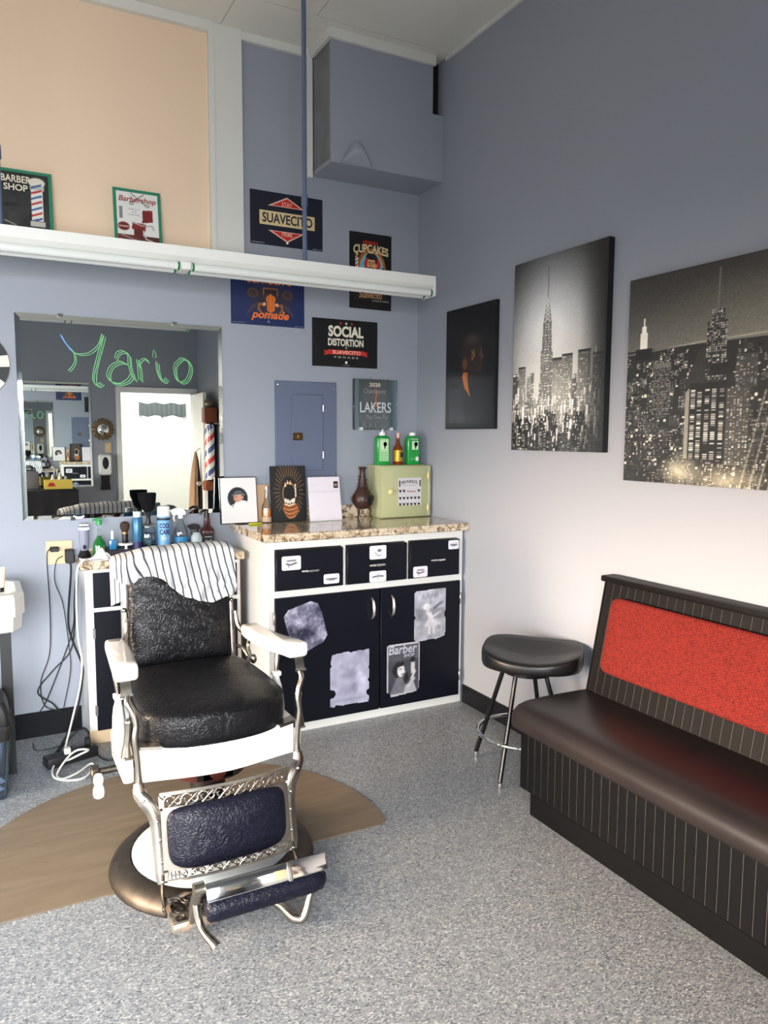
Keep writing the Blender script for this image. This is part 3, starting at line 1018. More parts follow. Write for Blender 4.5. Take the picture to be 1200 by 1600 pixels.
P.poly([(.74, .68), (.76, .62), (.80, .575), (.74, .55), (.70, .58), (.72, .64)], RGB(86, 66, 56), .7)
P.poly([(.52, .60), (.60, .66), (.62, .60), (.54, .55)], RGB(96, 72, 40), .8)
P.line([(.54, .64), (.60, .60), (.56, .57)], .02, RGB(150, 116, 60), .8)
P.ell(.40, .535, .07, .06, RGB(70, 46, 36))
P.ell(.40, .535, .04, .04, RGB(110, 66, 40))
P.poly([(.36, .47), (.46, .46), (.47, .36), (.52, .26), (.40, .33), (.35, .42)], RGB(196, 108, 40))
for q in range(9):
    P.line([(.37 + .012 * q, .46 - .02 * q), (.46 + .004 * q, .44 - .018 * q)], .012, RGB(90, 44, 20), .8)
    P.line([(.38 + .012 * q, .45 - .02 * q), (.42 + .01 * q, .42 - .018 * q)], .010, RGB(240, 190, 130), .8)
P.ell(.70, .49, .06, .02, RGB(60, 40, 32), .8)
printed('picture', P, -.222, .222, -.315, .315, .0186, t, rough=.35)

def windows_block(P, x0, y0, x1, y1, base, lit, nx, ny, dens, skew=0.0):
    P.rect(x0, y0, x1, y1, base)
    dx, dy = (x1 - x0) / nx, (y1 - y0) / ny
    for j in range(ny):
        for i in range(nx):
            if random.random() < dens:
                k = random.uniform(.45, 1) * lit
                xa = x0 + dx * (i + .2)
                P.rect(xa, y0 + dy * (j + .25), xa + dx * .6, y0 + dy * (j + .75), (k, k * .99, k * .96))

t = poster('canvas_picture', 'black and white canvas of a lit spire tower over a night skyline', 'picture', 0.628, 0.892, (-0.001, -1.298, 1.879), RIGHT, M_BLKP, 0.030)
P = Paint(150, 290, RGB(60, 60, 58))
d = np.hypot((P.X - .42) / .75, (P.Y - .60) / .55)
g = np.clip(.92 - .66 * d, .12, .90)
P.a[:] = g[..., None] * np.array([.98, .99, 1.0])
P.ell(.5, .40, .42, .14, (.74, .73, .70), .55, blur=.9)
for q in range(60):
    x = random.uniform(-.02, .98); w = random.uniform(.03, .09); h = random.uniform(.20, .42)
    b = random.uniform(.12, .38)
    windows_block(P, x, .0, x + w, h, (b, b, b * .98), .9, random.randint(2, 4), random.randint(14, 30), .4)
for x0, x1, h in ((.46, .57, .475), (.57, .68, .49), (.73, .86, .50), (.07, .16, .45), (.88, .99, .48)):
    windows_block(P, x0, .05, x1, h, (.30, .30, .29), .72, 5, 36, .55)
    P.rect(x0, h - .012, x1, h, (.10, .10, .10))
P.ell(.42, .30, .30, .12, (.95, .94, .90), .45, blur=.9)
for x0, x1, y1 in ((.33, .47, .52), (.345, .455, .60), (.355, .445, .66)):
    windows_block(P, x0, .20, x1, y1, (.40, .40, .39), .88, 7, int(70 * (y1 - .2)), .65)
P.poly([(.355, .66), (.365, .70), (.382, .75), (.396, .80), (.401, .93), (.406, .80), (.42, .75), (.436, .70), (.445, .66)], (.42, .42, .41))
for q in range(6):
    yy = .665 + q * .022
    P.line([(.37 + .005 * q, yy), (.40, yy + .02), (.43 - .005 * q, yy)], .010, (.86, .85, .82))
P.line([(.401, .78), (.401, .94)], .006, (.30, .30, .30))
for q in range(70):
    x = random.uniform(-.02, .98); w = random.uniform(.03, .10); h = random.uniform(.05, .22)
    b = random.uniform(.03, .16)
    windows_block(P, x, .0, x + w, h, (b, b, b), random.uniform(.4, .95), random.randint(2, 5), random.randint(6, 16), .35)
for q in range(150):
    x = random.uniform(.0, .95); yb = abs(random.gauss(.17, .08))
    P.rect(x, yb, x + random.uniform(.006, .018), yb + random.uniform(.01, .07), (.95, .94, .91), random.uniform(.3, .85))
d = np.hypot((P.X - .46) / .62, (P.Y - .45) / .62)
P.a = np.clip(P.a * np.clip(1.45 - .62 * d ** 2.2, .12, 1.25)[..., None], 0, 1)
P.a *= (1 - .75 * np.clip((P.X - .74) / .26, 0, 1) ** 1.3)[..., None]
P.noise(.02)
printed('picture', P, -.313, .313, -.445, .445, .0306, t, rough=.42)

t = poster('canvas_picture', 'wide black and white canvas of city towers at night seen from above', 'picture', 1.20, 0.798, (-0.001, -2.342, 1.722), RIGHT, M_BLKP, 0.036)
P = Paint(330, 260, RGB(40, 40, 38))
P.a[:] = np.clip(.16 + .22 * (1 - (P.Y - .66) / .34), .12, .42)[..., None] * np.array([1, .99, .95])
P.ell(.85, .72, .45, .16, (.60, .60, .52), .6, blur=.9)
P.rect(0, 0, 1, .645, (.10, .10, .10))
for q in range(520):
    yy = .64 - (q / 520) ** .8 * .62
    s = .25 + (1 - yy / .64) * 1.0
    x = random.uniform(-.02, 1)
    w, h = random.uniform(.012, .03) * (.7 + s), random.uniform(.03, .07) * (.5 + s)
    b = random.uniform(.02, .22)
    windows_block(P, x, yy - h, x + w, yy, (b, b, b * .97), random.uniform(.45, .98), random.randint(3, 6), random.randint(4, 10), random.uniform(.2, .6))
for q in range(260):
    x, yy = random.uniform(0, 1), random.uniform(.02, .63)
    P.rect(x, yy, x + random.uniform(.003, .010), yy + random.uniform(.004, .014), (.95, .94, .86), .85)
P.line([(.0, .63), (.3, .655), (.6, .665), (1, .70)], .004, (.8, .8, .72), .7)
# far tower with lit crown
P.rect(.055, .655, .085, .73, (.92, .91, .88)); P.rect(.062, .73, .078, .76, (.95, .95, .92)); P.rect(.068, .76, .073, .80, (.9, .9, .88))
P.rect(.035, .60, .105, .655, (.05, .05, .05))
# mid towers
windows_block(P, .115, .33, .185, .56, (.12, .12, .12), .78, 12, 34, .75)
P.rect(.115, .555, .185, .575, (.40, .40, .38))
P.poly([(.25, .5), (.29, .62), (.34, .63), (.36, .50), (.34, .42), (.24, .40)], (.16, .16, .155))
windows_block(P, .315, .48, .385, .74, (.14, .14, .14), .9, 9, 26, .6)
windows_block(P, .33, .72, .375, .79, (.20, .20, .20), .95, 6, 8, .6)
P.line([(.35, .79), (.352, .97)], .005, (.45, .45, .42))
windows_block(P, .26, .12, .39, .46, (.05, .05, .05), .95, 5, 34, .8)
P.rect(.26, .44, .39, .47, (.06, .06, .06)); P.rect(.33, .50, .40, .55, (.08, .08, .08))
P.poly([(.245, .12), (.26, .12), (.26, .45), (.245, .43)], (.55, .54, .5))
windows_block(P, .395, .10, .47, .44, (.26, .255, .24), .9, 7, 40, .5)
windows_block(P, .42, .44, .49, .58, (.22, .22, .21), .8, 6, 18, .5)
for q in range(18):
    x0 = .45 + q * .03
    P.line([(x0, 0), (x0 + .07, .42)], .006, (.66, .64, .58), .75)
    P.line([(.45, .02 + q * .022), (1, .05 + q * .022)], .003, (.10, .10, .09), .8)
P.ell(.23, .06, .05, .05, (.95, .92, .80), .7, blur=.8)
P.ell(.40, .03, .08, .05, (.95, .90, .78), .6, blur=.8)
P.rect(0, 0, .06, .08, (.08, .08, .08), .7)
P.noise(.025)
printed('picture', P, -.599, .599, -.398, .398, .0366, t, rough=.42)
# ------------------------------------------------------------------ counters and cabinets
def granite_nodes(nt, p, tc):
    n1 = nt.nodes.new('ShaderNodeTexNoise')
    n1.inputs['Scale'].default_value = 34
    n1.inputs['Detail'].default_value = 8
    n1.inputs['Distortion'].default_value = 1.2
    nt.links.new(tc.outputs['Object'], n1.inputs['Vector'])
    r1 = ramp(nt, [(0.30, S(70, 56, 46)), (0.42, S(160, 138, 112)), (0.50, S(206, 188, 162)), (0.62, S(228, 214, 192)), (0.75, S(176, 150, 120))])
    nt.links.new(n1.outputs['Fac'], r1.inputs['Fac'])
    n2 = nt.nodes.new('ShaderNodeTexVoronoi')
    n2.inputs['Scale'].default_value = 85
    nt.links.new(tc.outputs['Object'], n2.inputs['Vector'])
    r2 = ramp(nt, [(0.0, (0.10, 0.085, 0.075, 1)), (0.16, (0.6, 0.56, 0.5, 1)), (0.26, (1, 1, 1, 1))])
    nt.links.new(n2.outputs['Distance'], r2.inputs['Fac'])
    n3 = nt.nodes.new('ShaderNodeTexNoise')
    n3.inputs['Scale'].default_value = 22
    nt.links.new(tc.outputs['Object'], n3.inputs['Vector'])
    r3 = ramp(nt, [(0.48, (0, 0, 0, 1)), (0.60, (1, 1, 1, 1))])
    nt.links.new(n3.outputs['Fac'], r3.inputs['Fac'])
    mx = nt.nodes.new('ShaderNodeMix')
    mx.data_type = 'RGBA'
    mx.blend_type = 'MULTIPLY'
    nt.links.new(r3.outputs[0], mx.inputs['Factor'])
    nt.links.new(r1.outputs[0], mx.inputs['A'])
    nt.links.new(r2.outputs[0], mx.inputs['B'])
    nt.links.new(mx.outputs['Result'], p.inputs['Base Color'])
M_GRANITE = node_mat('polished_granite', granite_nodes, rough=0.10, coat=0.4)
M_CABW = mat('white_cabinet_paint', S(226, 225, 222), 0.4, var=0.02, var_scale=5)
M_CABB = mat('black_cabinet_paint', S(15, 17, 27), 0.42, spec=.22)
M_RAW = mat('raw_pine', S(214, 186, 150), 0.7, var=0.1, var_scale=12)
M_CARD = mat('white_card', S(226, 224, 232), 0.6)
M_BROWNW = mat('brown_wood', S(84, 56, 36), 0.5, var=0.15, var_scale=14)
M_SILVER = mat('satin_chrome_pull', S(236, 236, 236), 0.32, 1.0)

def counter_slab(name, label, x0, x1, y0, z0, z1, splash, loc):
    t = thing(name, label, 'countertop', loc)
    # ogee edge along the front
    h = z1 - z0
    sec = [(-0.0015, 0), (y0 + .006, 0), (y0, .006), (y0, h * .42), (y0 + .006, h * .50), (y0 + .006, h * .58), (y0 + .002, h * .66), (y0 + .006, h * .9), (y0 + .014, h), (-0.0015, h)]
    obj('slab', [prism_yz(sec, x0, x1)], M_GRANITE, t, smooth=False)
    if splash:
        sx0, sx1, sh = splash
        obj('backsplash', [rbox(sx0, sx1, -0.022, -0.0016, h + .0003, h + sh, .003, 1)], M_GRANITE, t)
    return t

# right cabinet (three drawers, two doors)
FY = -0.54
t = thing('base_cabinet', 'white framed black cabinet with three drawers and two doors in the corner', 'cabinet', (0, 0, 0))
obj('carcass', [box(-1.148, -1.128, FY + .022, -0.002, 0.0, 0.982), box(-0.034, -0.014, FY + .022, -0.002, 0.0, 0.982),
                box(-1.128, -0.034, FY + .022, -0.002, 0.06, 0.08), box(-1.128, -0.034, -0.012, -0.002, 0.08, 0.982), box(-1.128, -0.034, FY + .022, -.012, .70, .715)], M_CABW, t, smooth=False)
fr = [box(-1.148, -1.116, FY, FY + .021, 0.0, 0.982), box(-0.040, -0.014, FY, FY + .021, 0.0, 0.982),
      box(-1.116, -0.040, FY, FY + .021, 0.942, 0.982), box(-1.116, -0.040, FY, FY + .021, 0.700, 0.733), box(-1.116, -0.040, FY, FY + .021, 0.0, 0.052),
      box(-0.749, -0.733, FY, FY + .021, 0.733, 0.942), box(-0.374, -0.363, FY, FY + .021, 0.733, 0.942)]
obj('face_frame', fr, M_CABW, t, smooth=False)
def pull_h(p, x, z, y):
    """small chrome bow pull lying flat"""
    return obj('handle', [tube(smooth_path([(x - .046, y + .001, z - .003), (x - .028, y - .014, z), (x, y - .018, z), (x + .028, y - .014, z), (x + .046, y + .001, z - .003)], 5), [.004, .006, .005, .0075, .005, .006, .004], 8), ball((x - .024, y - .014, z), .007), ball((x + .024, y - .014, z), .007)], M_SILVER, p)
def pull_v(p, x, z, y):
    return obj('handle', [tube(smooth_path([(x, y + .001, z + .056), (x, y - .018, z + .04), (x, y - .026, z), (x, y - .018, z - .04), (x, y + .001, z - .056)], 5), [.004, .006, .008, .006, .004], 8)], M_SILVER, p)
def sticker(p, x0, x1, z0, z1, y, kind):
    s = obj('sticker', [prism_xz(rrect(x0, x1, z0, z1, .009), y - .0012, y)], M_CARD, p, smooth=False)
    P = Paint(28, 20, RGB(226, 224, 232))
    if kind == 0:
        P.line([(.25, .70), (.75, .72)], .10, RGB(110, 112, 120)); P.line([(.2, .45), (.45, .35), (.8, .5)], .09, RGB(60, 62, 70)); P.line([(.3, .3), (.36, .14)], .05, RGB(80, 82, 90))
    elif kind == 1:
        P.line([(.12, .5), (.88, .5)], .16, RGB(120, 124, 130)); P.line([(.3, .35), (.7, .35)], .08, RGB(80, 84, 90))
    elif kind == 2:
        P.ell(.6, .66, .14, .12, RGB(90, 92, 98)); P.line([(.3, .5), (.5, .2), (.7, .25)], .05, RGB(130, 130, 138))
    else:
        P.line([(.15, .46), (.5, .55), (.85, .5)], .12, RGB(100, 103, 110)); P.line([(.5, .8), (.5, .2)], .06, RGB(150, 150, 156))
    o = printed('print', P, x0 + .008, x1 - .008, z0 + .006, z1 - .006, 0, s, .6)
    o.location = (0, y - .0016, 0)
    o.rotation_euler = BACK
    return s
DY = FY - .018
for x0, x1, hx, st in ((-1.112, -0.753, -0.932, ((-1.085, -0.985, .838, .908, 0), (-.862, -.776, .752, .802, 1))),
                       (-0.729, -0.378, -0.554, ((-.603, -.505, .858, .930, 2), (-.603, -.505, .738, .796, 3))),
                       (-0.359, -0.044, -0.181, ((-.118, -.050, .880, .930, 1), (-.340, -.251, .741, .800, 0)))):
    d = obj('drawer', [rbox(x0, x1, DY, FY - .0004, .737, .935, .003, 1)], M_CABB, t)
    pull_h(d, hx, .829, DY)
    for a, b, c, e, kk in st:
        sticker(d, a, b, c, e, DY - .0002, kk)
dl = obj('door', [rbox(-1.120, -0.541, DY, FY - .0004, .048, .701, .003, 1)], M_CABB, t)
dr = obj('door', [rbox(-0.535, -0.036, DY, FY - .0004, .048, .701, .003, 1)], M_CABB, t)
pull_v(dl, -.588, .600, DY)
pull_v(dr, -.470, .602, DY)
for p, x in ((dl, -1.124), (dr, -.032)):
    for z in (.16, .60):
        obj('hinge', [rbox(x - .006, x + .006, DY - .004, FY - .0005, z - .03, z + .03, .002, 1)], M_STEEL, p)
def litho(p, x0, x1, z0, z1, painter, poly=None, n=(60, 84)):
    P = Paint(n[0], n[1], RGB(170, 170, 192))
    painter(P)
    m = None
    if poly:
        mm = np.zeros(P.X.shape, bool)
        k = len(poly)
        for i in range(k):
            xa, ya = poly[i]; xb, yb = poly[(i + 1) % k]
            if ya == yb: continue
            q = ((P.Y < ya) != (P.Y < yb)) & (P.X < (xb - xa) * (P.Y - ya) / (yb - ya) + xa)
            mm ^= q
        m = mm
    w, h = x1 - x0, z1 - z0
    o = printed('pasted_picture', P, -w / 2, w / 2, -h / 2, h / 2, 0, p, .55, m)
    o.location = ((x0 + x1) / 2, DY - .0012, (z0 + z1) / 2)
    o.rotation_euler = BACK
    return o
def p_wash(P):
    P.a[:] = RGB(122, 122, 146)
    P.cloud(.16, (5, 11, 20, 30))
    for q in range(24):
        x, y = random.random(), random.random()
        P.line([(x, y), (x + random.uniform(-.1, .1), y + random.uniform(-.12, .12))], .02, RGB(180, 180, 205), .5)
litho(dl, -1.085, -.838, .405, .678, p_wash, [(.02, .74), (.12, .86), (.62, .99), (.78, .93), (.86, .78), (.99, .30), (.90, .18), (.42, .0), (.18, .06), (.12, .4)])
def p_faded(P):
    P.a[:] = RGB(172, 172, 196)
    P.cloud(.05, (4, 9))
    for q in range(60):
        P.rect(0, q / 60, 1, q / 60 + .006, RGB(160, 160, 184), .5)
    P.ell(.5, .56, .17, .1, RGB(138, 138, 160), .6, blur=.4); P.ell(.5, .38, .22, .16, RGB(150, 150, 174), .6, blur=.4)
    P.line([(.26, .74), (.44, .64)], .03, RGB(140, 140, 160), .6); P.line([(.70, .76), (.54, .64)], .03, RGB(140, 140, 160), .6)
    P.ell(.62, .30, .07, .1, RGB(120, 120, 144), .5, blur=.5)
    P.rect(.08, .10, .92, .14, RGB(130, 130, 150), .4)
    P.blur(2); P.cloud(.03, (7, 16))
litho(dl, -.828, -.600, .098, .390, p_faded, [(0, .02), (.12, .0), (.14, .04), (.3, .01), (.5, .02), (.98, .0), (.99, .12), (.93, .16), (.93, .22), (1, .26), (1, .38), (.95, .42), (1, .46), (1, .62), (.97, .65), (1, .68), (1, 1), (.8, .98), (.78, 1), (.5, .97), (.47, 1), (.04, .97), (0, .8), (.03, .77), (0, .74), (0, .33), (.10, .31), (.13, .25), (.08, .19), (0, .18)])
def p_dance(P):
    P.a[:] = RGB(176, 176, 186)
    P.cloud(.05, (4, 8, 16))
    P.rect(.03, .40, .97, .62, RGB(120, 120, 128), .5)
    P.rect(.03, .05, .97, .3, RGB(150, 150, 160), .5)
    for a, b in ((.28, .90), (.42, .92), (.56, .94), (.70, .95)):
        P.line([(a - .05, b - .1), (a, b), (a + .04, b - .1)], .03, RGB(130, 130, 140), .8)
    P.ell(.38, .66, .12, .06, RGB(232, 230, 232)); P.ell(.42, .61, .06, .05, RGB(226, 222, 224))
    P.poly([(.38, .56), (.52, .56), (.60, .42), (.70, .34), (.36, .32), (.44, .44)], RGB(214, 212, 218))
    P.line([(.50, .34), (.46, .14)], .06, RGB(225, 222, 226)); P.line([(.58, .34), (.62, .14)], .06, RGB(225, 222, 226))
    P.line([(.38, .54), (.58, .46), (.82, .54)], .04, RGB(225, 222, 226)); P.line([(.62, .62), (.86, .72)], .05, RGB(90, 90, 98))
    P.ell(.78, .24, .10, .08, RGB(200, 200, 206)); P.ell(.78, .24, .07, .05, RGB(150, 150, 160))
    P.poly([(.36, .34), (.72, .36), (.80, .30), (.56, .26), (.32, .28)], RGB(206, 204, 210)); P.ell(.30, .44, .12, .07, RGB(140, 140, 150), .6, blur=.5)
    P.blur(2); P.cloud(.035, (6, 14, 26)); P.noise(.012)
litho(dr, -.331, -.128, .384, .672, p_dance, [(0, .04), (.05, 0), (.62, .02), (.66, .0), (.98, .06), (1, .42), (.96, .45), (.96, .52), (1, .56), (1, .97), (.95, 1), (.05, .98), (0, .94), (0, .5), (.03, .47), (0, .44)])
def p_barber(P):
    P.a[:] = RGB(62, 62, 72)
    P.rect(0, 0, 1, .06, RGB(190, 190, 198)); P.rect(0, 0, .05, 1, RGB(190, 190, 198)); P.rect(.95, 0, 1, 1, RGB(200, 200, 206)); P.rect(0, .95, 1, 1, RGB(200, 200, 206))
    P.rect(.05, .68, .95, .95, RGB(84, 84, 94))
    for q in range(9):
        P.line([(.5, .1 + .07 * q), (.95, .14 + .07 * q)], .012, RGB(96, 96, 106))
    P.ell(.34, .50, .17, .15, RGB(24, 24, 30)); P.ell(.42, .48, .11, .12, RGB(220, 218, 220))
    P.poly([(.26, .62), (.5, .66), (.52, .58), (.36, .55)], RGB(20, 20, 26))
    P.line([(.38, .51), (.44, .51)], .02, RGB(30, 30, 36)); P.line([(.44, .40), (.50, .42)], .025, RGB(60, 40, 46)); P.ell(.54, .44, .02, .02, RGB(200, 198, 200))
    P.poly([(.08, .06), (.30, .36), (.46, .34), (.56, .20), (.5, .06)], RGB(110, 110, 120)); P.poly([(.5, .06), (.56, .2), (.8, .26), (.9, .06)], RGB(170, 168, 176))
    P.ell(.58, .34, .06, .1, RGB(26, 26, 32)); P.rect(.72, .40, .84, .62, RGB(200, 200, 206)); P.ell(.78, .66, .08, .05, RGB(30, 30, 36))
    P.line([(.74, .3), (.84, .44)], .07, RGB(210, 206, 208)); P.line([(.66, .18), (.8, .3)], .1, RGB(190, 188, 196))
    P.blur(1); P.cloud(.02, (8, 18)); P.noise(.015)
pb = litho(dr, -.498, -.292, .098, .392, p_barber, [(0, .1), (.08, .08), (.12, .0), (.9, .04), (.98, .1), (1, .96), (.92, 1), (.06, 1), (0, .97)])
text(pb, 'Barber', -.092, .082, .088, .138, .001, mat('litho_light', S(190, 190, 200), .6), bold=.02, shear=.15)
text(pb, 'SHOP', .0, .066, .066, .084, .001, mat('litho_light', S(190, 190, 200), .6), bold=.02)

counter_slab('granite_counter', 'polished beige granite countertop with a low backsplash, the higher one in the corner', -1.178, -0.003, -0.588, 0.9835, 1.0235, (-1.10, -0.003, .072), (0, 0, 0.9835))

# left station cabinet, shallow
LY = -0.235
t = thing('base_cabinet', 'shallow white framed black cabinet behind the barber chair under the mirror', 'cabinet', (0, 0, 0))
obj('carcass', [box(-1.953, -1.935, LY + .020, -0.013, 0.045, 0.858), box(-1.935, -1.215, LY + .020, -.013, .045, .06), box(-1.935, -1.215, -.020, -.013, .06, .858)], M_CABW, t, smooth=False)
obj('side_panel', box(-1.214, -1.182, LY + .020, -0.013, 0.0, 0.858), M_BROWNW, t, smooth=False)
obj('plinth', box(-1.953, -1.215, LY + .004, LY + .018, 0.0, 0.068), M_RAW, t, smooth=False)
fr = [box(-1.953, -1.916, LY, LY + .019, 0.069, 0.858), box(-1.218, -1.196, LY, LY + .019, .069, .858), box(-1.798, -1.760, LY, LY + .019, .069, .858), box(-1.40, -1.362, LY, LY + .019, .069, .858),
      box(-1.916, -1.218, LY + .0005, LY + .018, .840, .858), box(-1.916, -1.218, LY + .0005, LY + .018, .650, .676)]
obj('face_frame', fr, M_CABW, t, smooth=False)
for x0, x1 in ((-1.918, -1.797), (-1.761, -1.399), (-1.363, -1.217)):
    d = obj('drawer', [rbox(x0, x1, LY - .016, LY - .0004, .674, .842, .002, 1)], M_CABB, t)
    if x1 - x0 > .2:
        pull_h(d, (x0 + x1) / 2, .76, LY - .016)
    d = obj('door', [rbox(x0, x1, LY - .016, LY - .0004, .069, .652, .002, 1)], M_CABB, t)
    for z in (.17, .55):
        obj('hinge', [rbox(x0 - .008, x0 + .004, LY - .018, LY - .0005, z - .025, z + .025, .002, 1)], M_STEEL, d)
counter_slab('granite_counter', 'lower granite countertop under the mirror, crowded with bottles', -1.975, -1.179, -0.262, 0.8595, 0.900, (-1.945, -1.21, .03), (0, 0, 0.8595))
# ------------------------------------------------------------------ barber chair
def leather_nodes(col):
    def b(nt, p, tc):
        nz = nt.nodes.new('ShaderNodeTexNoise')
        nz.inputs['Scale'].default_value = 22
        nz.inputs['Detail'].default_value = 2
        nt.links.new(tc.outputs['Object'], nz.inputs['Vector'])
        vm = nt.nodes.new('ShaderNodeVectorMath')
        vm.operation = 'MULTIPLY_ADD'
        vm.inputs[1].default_value = (0.16, 0.16, 0.16)
        nt.links.new(nz.outputs['Color'], vm.inputs[0])
        nt.links.new(tc.outputs['Object'], vm.inputs[2])
        w = nt.nodes.new('ShaderNodeTexWave')
        w.wave_type = 'RINGS'
        w.inputs['Scale'].default_value = 26
        w.inputs['Distortion'].default_value = 7
        w.inputs['Detail'].default_value = 2
        nt.links.new(vm.outputs[0], w.inputs['Vector'])
        bp = nt.nodes.new('ShaderNodeBump')
        bp.inputs['Strength'].default_value = 0.32
        bp.inputs['Distance'].default_value = 0.0025
        nt.links.new(w.outputs['Fac'], bp.inputs['Height'])
        nt.links.new(bp.outputs['Normal'], p.inputs['Normal'])
        r = ramp(nt, [(0.0, tuple(c * .7 for c in col[:3]) + (1,)), (1.0, tuple(c * 1.35 for c in col[:3]) + (1,))])
        nt.links.new(w.outputs['Fac'], r.inputs['Fac'])
        nt.links.new(r.outputs[0], p.inputs['Base Color'])
        p.inputs['Specular IOR Level'].default_value = 0.24
    return b
M_LEATHER = node_mat('embossed_black_leather', leather_nodes(S(15, 15, 18)), rough=0.34)
M_LEATHERB = node_mat('embossed_blue_black_leather', leather_nodes(S(17, 18, 32)), rough=0.36)
M_PORC = mat('white_porcelain', S(238, 236, 230), 0.12, coat=0.6)
M_PORCB = mat('pale_blue_porcelain', S(202, 212, 218), 0.16, coat=0.5)
M_NICKEL = mat('worn_nickel', (0.36, 0.33, 0.29, 1), 0.27, 1.0, var=0.22, var_scale=25)
M_NICKELD = mat('tarnished_nickel', (0.095, 0.08, 0.066, 1), 0.48, 1.0, var=0.35, var_scale=30)
def rust_nodes(nt, p, tc):
    n = nt.nodes.new('ShaderNodeTexNoise')
    n.inputs['Scale'].default_value = 26
    n.inputs['Detail'].default_value = 5
    nt.links.new(tc.outputs['Object'], n.inputs['Vector'])
    r = ramp(nt, [(0.50, (0.62, 0.57, 0.50, 1)), (0.62, (0.34, 0.22, 0.13, 1)), (0.72, (0.16, 0.07, 0.03, 1))])
    nt.links.new(n.outputs['Fac'], r.inputs['Fac'])
    nt.links.new(r.outputs[0], p.inputs['Base Color'])
    r2 = ramp(nt, [(0.52, (1, 1, 1, 1)), (0.64, (0.1, 0.1, 0.1, 1))])
    nt.links.new(n.outputs['Fac'], r2.inputs['Fac'])
    nt.links.new(r2.outputs[0], p.inputs['Metallic'])
M_RUSTN = node_mat('rust_spotted_nickel', rust_nodes, rough=0.34)
M_DARKRED = mat('dark_red_iron', S(74, 30, 20), 0.5, 0.3)
M_IRON = mat('dark_iron', S(36, 32, 30), 0.5, 0.6)

ch = thing('barber_chair', 'antique barber chair with white porcelain arms and black embossed leather', 'barber chair', (-1.70, -1.475, 0))

# base
obj('base_ring', [lathe([(0.352, 0.0), (0.354, 0.010), (0.346, 0.028), (0.325, 0.048), (0.300, 0.060), (0.286, 0.062), (0.280, 0.054), (0.278, 0.02)], 56, (0.01, -0.005, 0))], M_NICKELD, ch)
obj('base_plate', [lathe([(0.277, 0.02), (0.277, 0.060), (0.262, 0.070), (0.20, 0.080), (0.12, 0.092), (0.10, 0.096)], 56, (0.01, -0.005, 0))], M_PORCB, ch)
obj('column', [lathe([(0.10, 0.094), (0.085, 0.12), (0.066, 0.15), (0.060, 0.30), (0.075, 0.32)], 28, (0, 0.02, 0))], M_IRON, ch)
obj('swivel_plate', [lathe([(0.09, 0.318), (0.13, 0.335), (0.135, 0.37), (0.10, 0.386)], 32, (0, 0.01, 0))], M_DARKRED, ch)
obj('seat_frame', [box(-.25, .25, -.12, .30, .386, .40), box(-.05, -.02, -.12, .25, .34, .386), box(.02, .05, -.12, .25, .34, .386), box(-.07, .07, -.12, -.10, .345, .386)], M_IRON, ch, smooth=False)

# front apron, bowed
def bow(x, d=0.055, hw=0.262):
    return d * math.cos(PI * x / (2 * hw)) ** 1.4 if abs(x) < hw else 0
xs = np.linspace(-.259, .259, 27)
rings = []
for x in xs:
    yo = -0.148 - bow(x)
    zb, zt = .392 + .006 * bow(x) / .055, .508
    sec = []
    for dy, z in ((0.0, zb + .006), (0.006, zb), (0.026, zb), (0.03, zb + .006), (0.03, zt - .006), (0.026, zt), (0.006, zt), (0.0, zt - .006)):
        sec.append((x, yo + dy, z))
    rings.append(sec)
obj('apron', [loft(rings)], M_PORC, ch, angle=50)
# side skirts with a raised neck that carries the rear arm support
for s in (-1, 1):
    pts = rrect(.272, .306, -.112, .150, .012, 3)
    lo = [(x, y) for x, y in pts]
    g = loft([[(x + (0.0 if z > .40 else -.002), y, z) for x, y in lo] for z in (.386, .392, .47)] + [[(.289 + (x - .289) * .8, .02 + (y - .02) * .97, .476) for x, y in lo]])
    hump = loft([[(.284 + .022 * kx * math.cos(a), .09 + .066 * ky * math.sin(a), z) for a in np.linspace(0, 2 * PI, 21)[:-1]] for z, kx, ky in ((.46, 1, 1), (.50, .98, .95), (.54, .9, .8), (.57, .75, .55), (.588, .55, .32), (.60, .5, .26))])
    cap = rbox(.268, .300, .072, .108, .600, .618, .004, 2)
    gs = [g, hump, cap]
    if s < 0:
        gs = [mirx(q) for q in gs]
    obj('side_skirt', gs, M_PORC, ch, angle=50)

# seat cushion
half = [(0, -.206), (.07, -.202), (.13, -.190), (.18, -.168), (.222, -.132), (.243, -.085), (.248, -.02), (.246, .08), (.236, .18), (.222, .27), (.205, .318), (.16, .335), (.08, .34)]
outl = [Vector((x, y, 0)) for x, y in half] + [Vector((0, .341, 0))] + [Vector((-x, y, 0)) for x, y in reversed(half[1:])]
outl = smooth_path(outl, 4, closed=True)
def ring(k, z, dz=None):
    return [((p.x) * k, .07 + (p.y - .07) * k, z + (0.018 * max(0, p.y) / .34 if z > .56 else 0)) for p in outl]
rg = [ring(.97, .498), ring(1.0, .506), ring(1.012, .53), ring(1.015, .56), ring(1.008, .59), ring(.99, .604), ring(.95, .613), ring(.85, .622), ring(.65, .631), ring(.4, .638), ring(.15, .640)]
seat = obj('seat_cushion', [loft(rg)], M_LEATHER, ch, angle=80)
obj('piping', [tube([Vector(p) + Vector((0, 0, .001)) for p in ring(1.0, .6005)], .003, 6, closed=True)], M_LEATHER, seat)
obj('piping', [tube([Vector(p) for p in ring(.992, .505)], .003, 6, closed=True)], M_LEATHER, seat)

